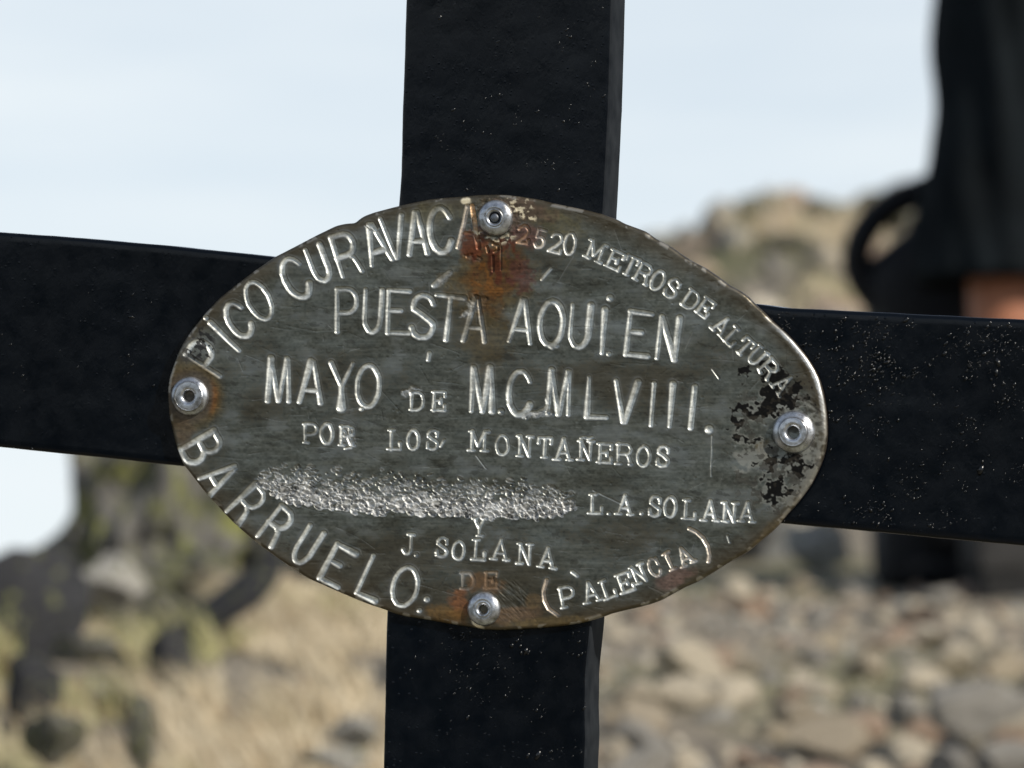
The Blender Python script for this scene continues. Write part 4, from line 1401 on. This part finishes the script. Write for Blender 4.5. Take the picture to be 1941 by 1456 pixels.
# jacket with sleeves
jc = [[(0, 0, .97, .165), (0, .0, 1.10, .155), (0, 0, 1.24, .165), (0, -.01, 1.38, .168), (0, -.005, 1.47, .10), (0, .0, 1.505, .078)]]
for s in (-1, 1):
    jc.append([(0, -.01, 1.38, .168), (s * .165, -.01, 1.425, .080), (s * .212, -.015, 1.375, .072), (s * .230, .03, 1.22, .062), (s * .215, .10, 1.14, .055), (s * .175, .19, 1.16, .048), (s * .145, .26, 1.19, .042)])
skinned('jacket', jc, cloth2, hiker)
# boots
for s in (-1, 1):
    bx_, by_ = s * .122, .03
    V = []; F = []; n = 28
    prof = [(-.095, .038, .020, .0), (-.092, .045, .10, .0), (-.06, .047, .165, .0), (-.01, .047, .165, 0), (.03, .048, .135, 0), (.08, .050, .095, 0), (.14, .048, .072, 0), (.175, .036, .058, 0), (.19, .018, .040, 0)]
    for (yy, w_, hh_, q_) in prof:
        for i in range(n):
            a = 2 * math.pi * i / n
            cxp = math.copysign(abs(math.cos(a)) ** .7, math.cos(a)); szp = math.copysign(abs(math.sin(a)) ** .7, math.sin(a))
            V.append((bx_ + cxp * w_, by_ + yy, .022 + hh_ / 2 + szp * hh_ / 2))
    for j in range(len(prof) - 1):
        for i in range(n): F.append((j * n + i, j * n + (i + 1) % n, (j + 1) * n + (i + 1) % n, (j + 1) * n + i))
    F.append(list(range(n))[::-1]); F.append([(len(prof) - 1) * n + i for i in range(n)])
    bt = obj('boot', np_mesh('boot', V, F), bootm, hiker)
    V = []; F = []
    for z in (-.02, .026):
        for (yy, w_) in ((-.10, .036), (-.09, .044), (0, .046), (.08, .054), (.15, .050), (.19, .03)): V.append((bx_ + w_, by_ + yy, z))
        for (yy, w_) in ((.19, .03), (.15, .050), (.08, .054), (0, .046), (-.09, .044), (-.10, .036)): V.append((bx_ - w_, by_ + yy, z))
    m_ = 12
    F = [list(range(m_))[::-1], [m_ + i for i in range(m_)]] + [(i, (i + 1) % m_, m_ + (i + 1) % m_, m_ + i) for i in range(m_)]
    obj('sole', np_mesh('sole', V, F, False), solem, bt)
    bm = bmesh.new()
    bmesh.ops.create_cone(bm, cap_ends=True, segments=20, radius1=.052, radius2=.056, depth=.11)
    me = bpy.data.meshes.new('sock'); bm.to_mesh(me); bm.free()
    me.polygons.foreach_set('use_smooth', np.full(len(me.polygons), True))
    obj('sock', me, bootm, bt, (bx_, -.002, .205))

# ------------------------------------------------------------------ the backpack behind the hiker's legs
pk = bpy.data.objects.new('backpack', None)
C.objects.link(pk)
pw = world_at(1800, 1100, 7.30)
pk.location = (pw.x, 7.30, float(ground_z(pw.x, 7.3)) - .01)
pk.rotation_euler = (0, .0, .05)
tag(pk, 'black backpack with a looped shoulder strap standing behind the legs of the hiker', 'backpack')
kp = K * 7.3
def at_pk(px_, py_, y=0.):
    w = world_at(px_, py_, 7.30 + y)
    return (w.x - pk.location.x, y, w.z - pk.location.z)
def loft(name, rings, mat, parent, cap=True):
    n = len(rings[0]); V = [p for r in rings for p in r]; F = []
    for j in range(len(rings) - 1):
        for i in range(n): F.append((j * n + i, j * n + (i + 1) % n, (j + 1) * n + (i + 1) % n, (j + 1) * n + i))
    if cap: F.append(list(range(n))[::-1]); F.append([(len(rings) - 1) * n + i for i in range(n)])
    return obj(name, np_mesh(name, V, F), mat, parent)
rings = []
edge_l = [(1110, 1668), (1090, 1655), (1000, 1655), (860, 1664), (700, 1690), (600, 1645), (560, 1632), (520, 1632), (490, 1650), (460, 1690), (430, 1728), (400, 1790), (370, 1820)]
for py_, pl_ in edge_l[::1]:
    x0, _, z_ = at_pk(pl_, py_)
    x1, _, _ = at_pk(1990 - (0 if py_ > 500 else (520 - py_) * .8), py_)
    r = []
    for i in range(28):
        a = 2 * math.pi * i / 28
        cx_ = math.copysign(abs(math.cos(a)) ** .55, math.cos(a)); sy_ = math.copysign(abs(math.sin(a)) ** .7, math.sin(a))
        w_ = 1 + .04 * mnoise.noise(Vector((cx_ * 2, sy_ * 2, z_ * 14)))
        r.append(((x0 + x1) / 2 + cx_ * (x1 - x0) / 2 * w_, sy_ * .10 * w_, z_))
    rings.append(r)
loft('pack_body', rings, packm, pk)
def strap(name, pts, w, t, parent):
    P_ = [Vector(p) for p in pts]
    # smooth the path
    Q = []
    for i in range(len(P_) - 1):
        p0 = P_[max(i - 1, 0)]; p1 = P_[i]; p2 = P_[i + 1]; p3 = P_[min(i + 2, len(P_) - 1)]
        for k in range(6):
            s = k / 6
            Q.append(.5 * ((2 * p1) + (-p0 + p2) * s + (2 * p0 - 5 * p1 + 4 * p2 - p3) * s * s + (-p0 + 3 * p1 - 3 * p2 + p3) * s ** 3))
    Q.append(P_[-1])
    rings = []
    for i, q_ in enumerate(Q):
        d = (Q[min(i + 1, len(Q) - 1)] - Q[max(i - 1, 0)]).normalized()
        nrm = Vector((0, 1, 0)).cross(d).normalized()
        r = []
        for a in range(12):
            an = 2 * math.pi * a / 12
            r.append(tuple(q_ + nrm * math.cos(an) * w + Vector((0, 1, 0)) * math.sin(an) * t))
        rings.append(r)
    return loft(name, rings, packm, parent)
strap('shoulder_strap', [at_pk(1840, 340, -.03), at_pk(1780, 352, -.03), at_pk(1720, 372, -.03), at_pk(1665, 405, -.03), at_pk(1628, 455, -.03), at_pk(1622, 510, -.02), at_pk(1650, 560, -.02), at_pk(1700, 600, -.01)], .020, .03, pk)
strap('side_strap', [at_pk(1770, 380, -.02), at_pk(1735, 430, -.02), at_pk(1725, 480, -.02), at_pk(1700, 530, -.02)], .011, .02, pk)
rg = []
for i, (py_, s) in enumerate(((1040, .85), (1030, 1), (900, 1), (780, .95), (770, .8))):
    x0, _, z_ = at_pk(1715, py_); x1, _, _ = at_pk(1930, py_)
    rg.append([((x0 + x1) / 2 + math.copysign(abs(math.cos(a)) ** .5, math.cos(a)) * (x1 - x0) / 2 * s, -.085 + math.sin(a) * .045 * s, z_) for a in [2 * math.pi * k / 24 for k in range(24)]])
loft('front_pocket', rg, packm, pk)

print('objects', len(bpy.data.objects), 'plaque verts', len(used))
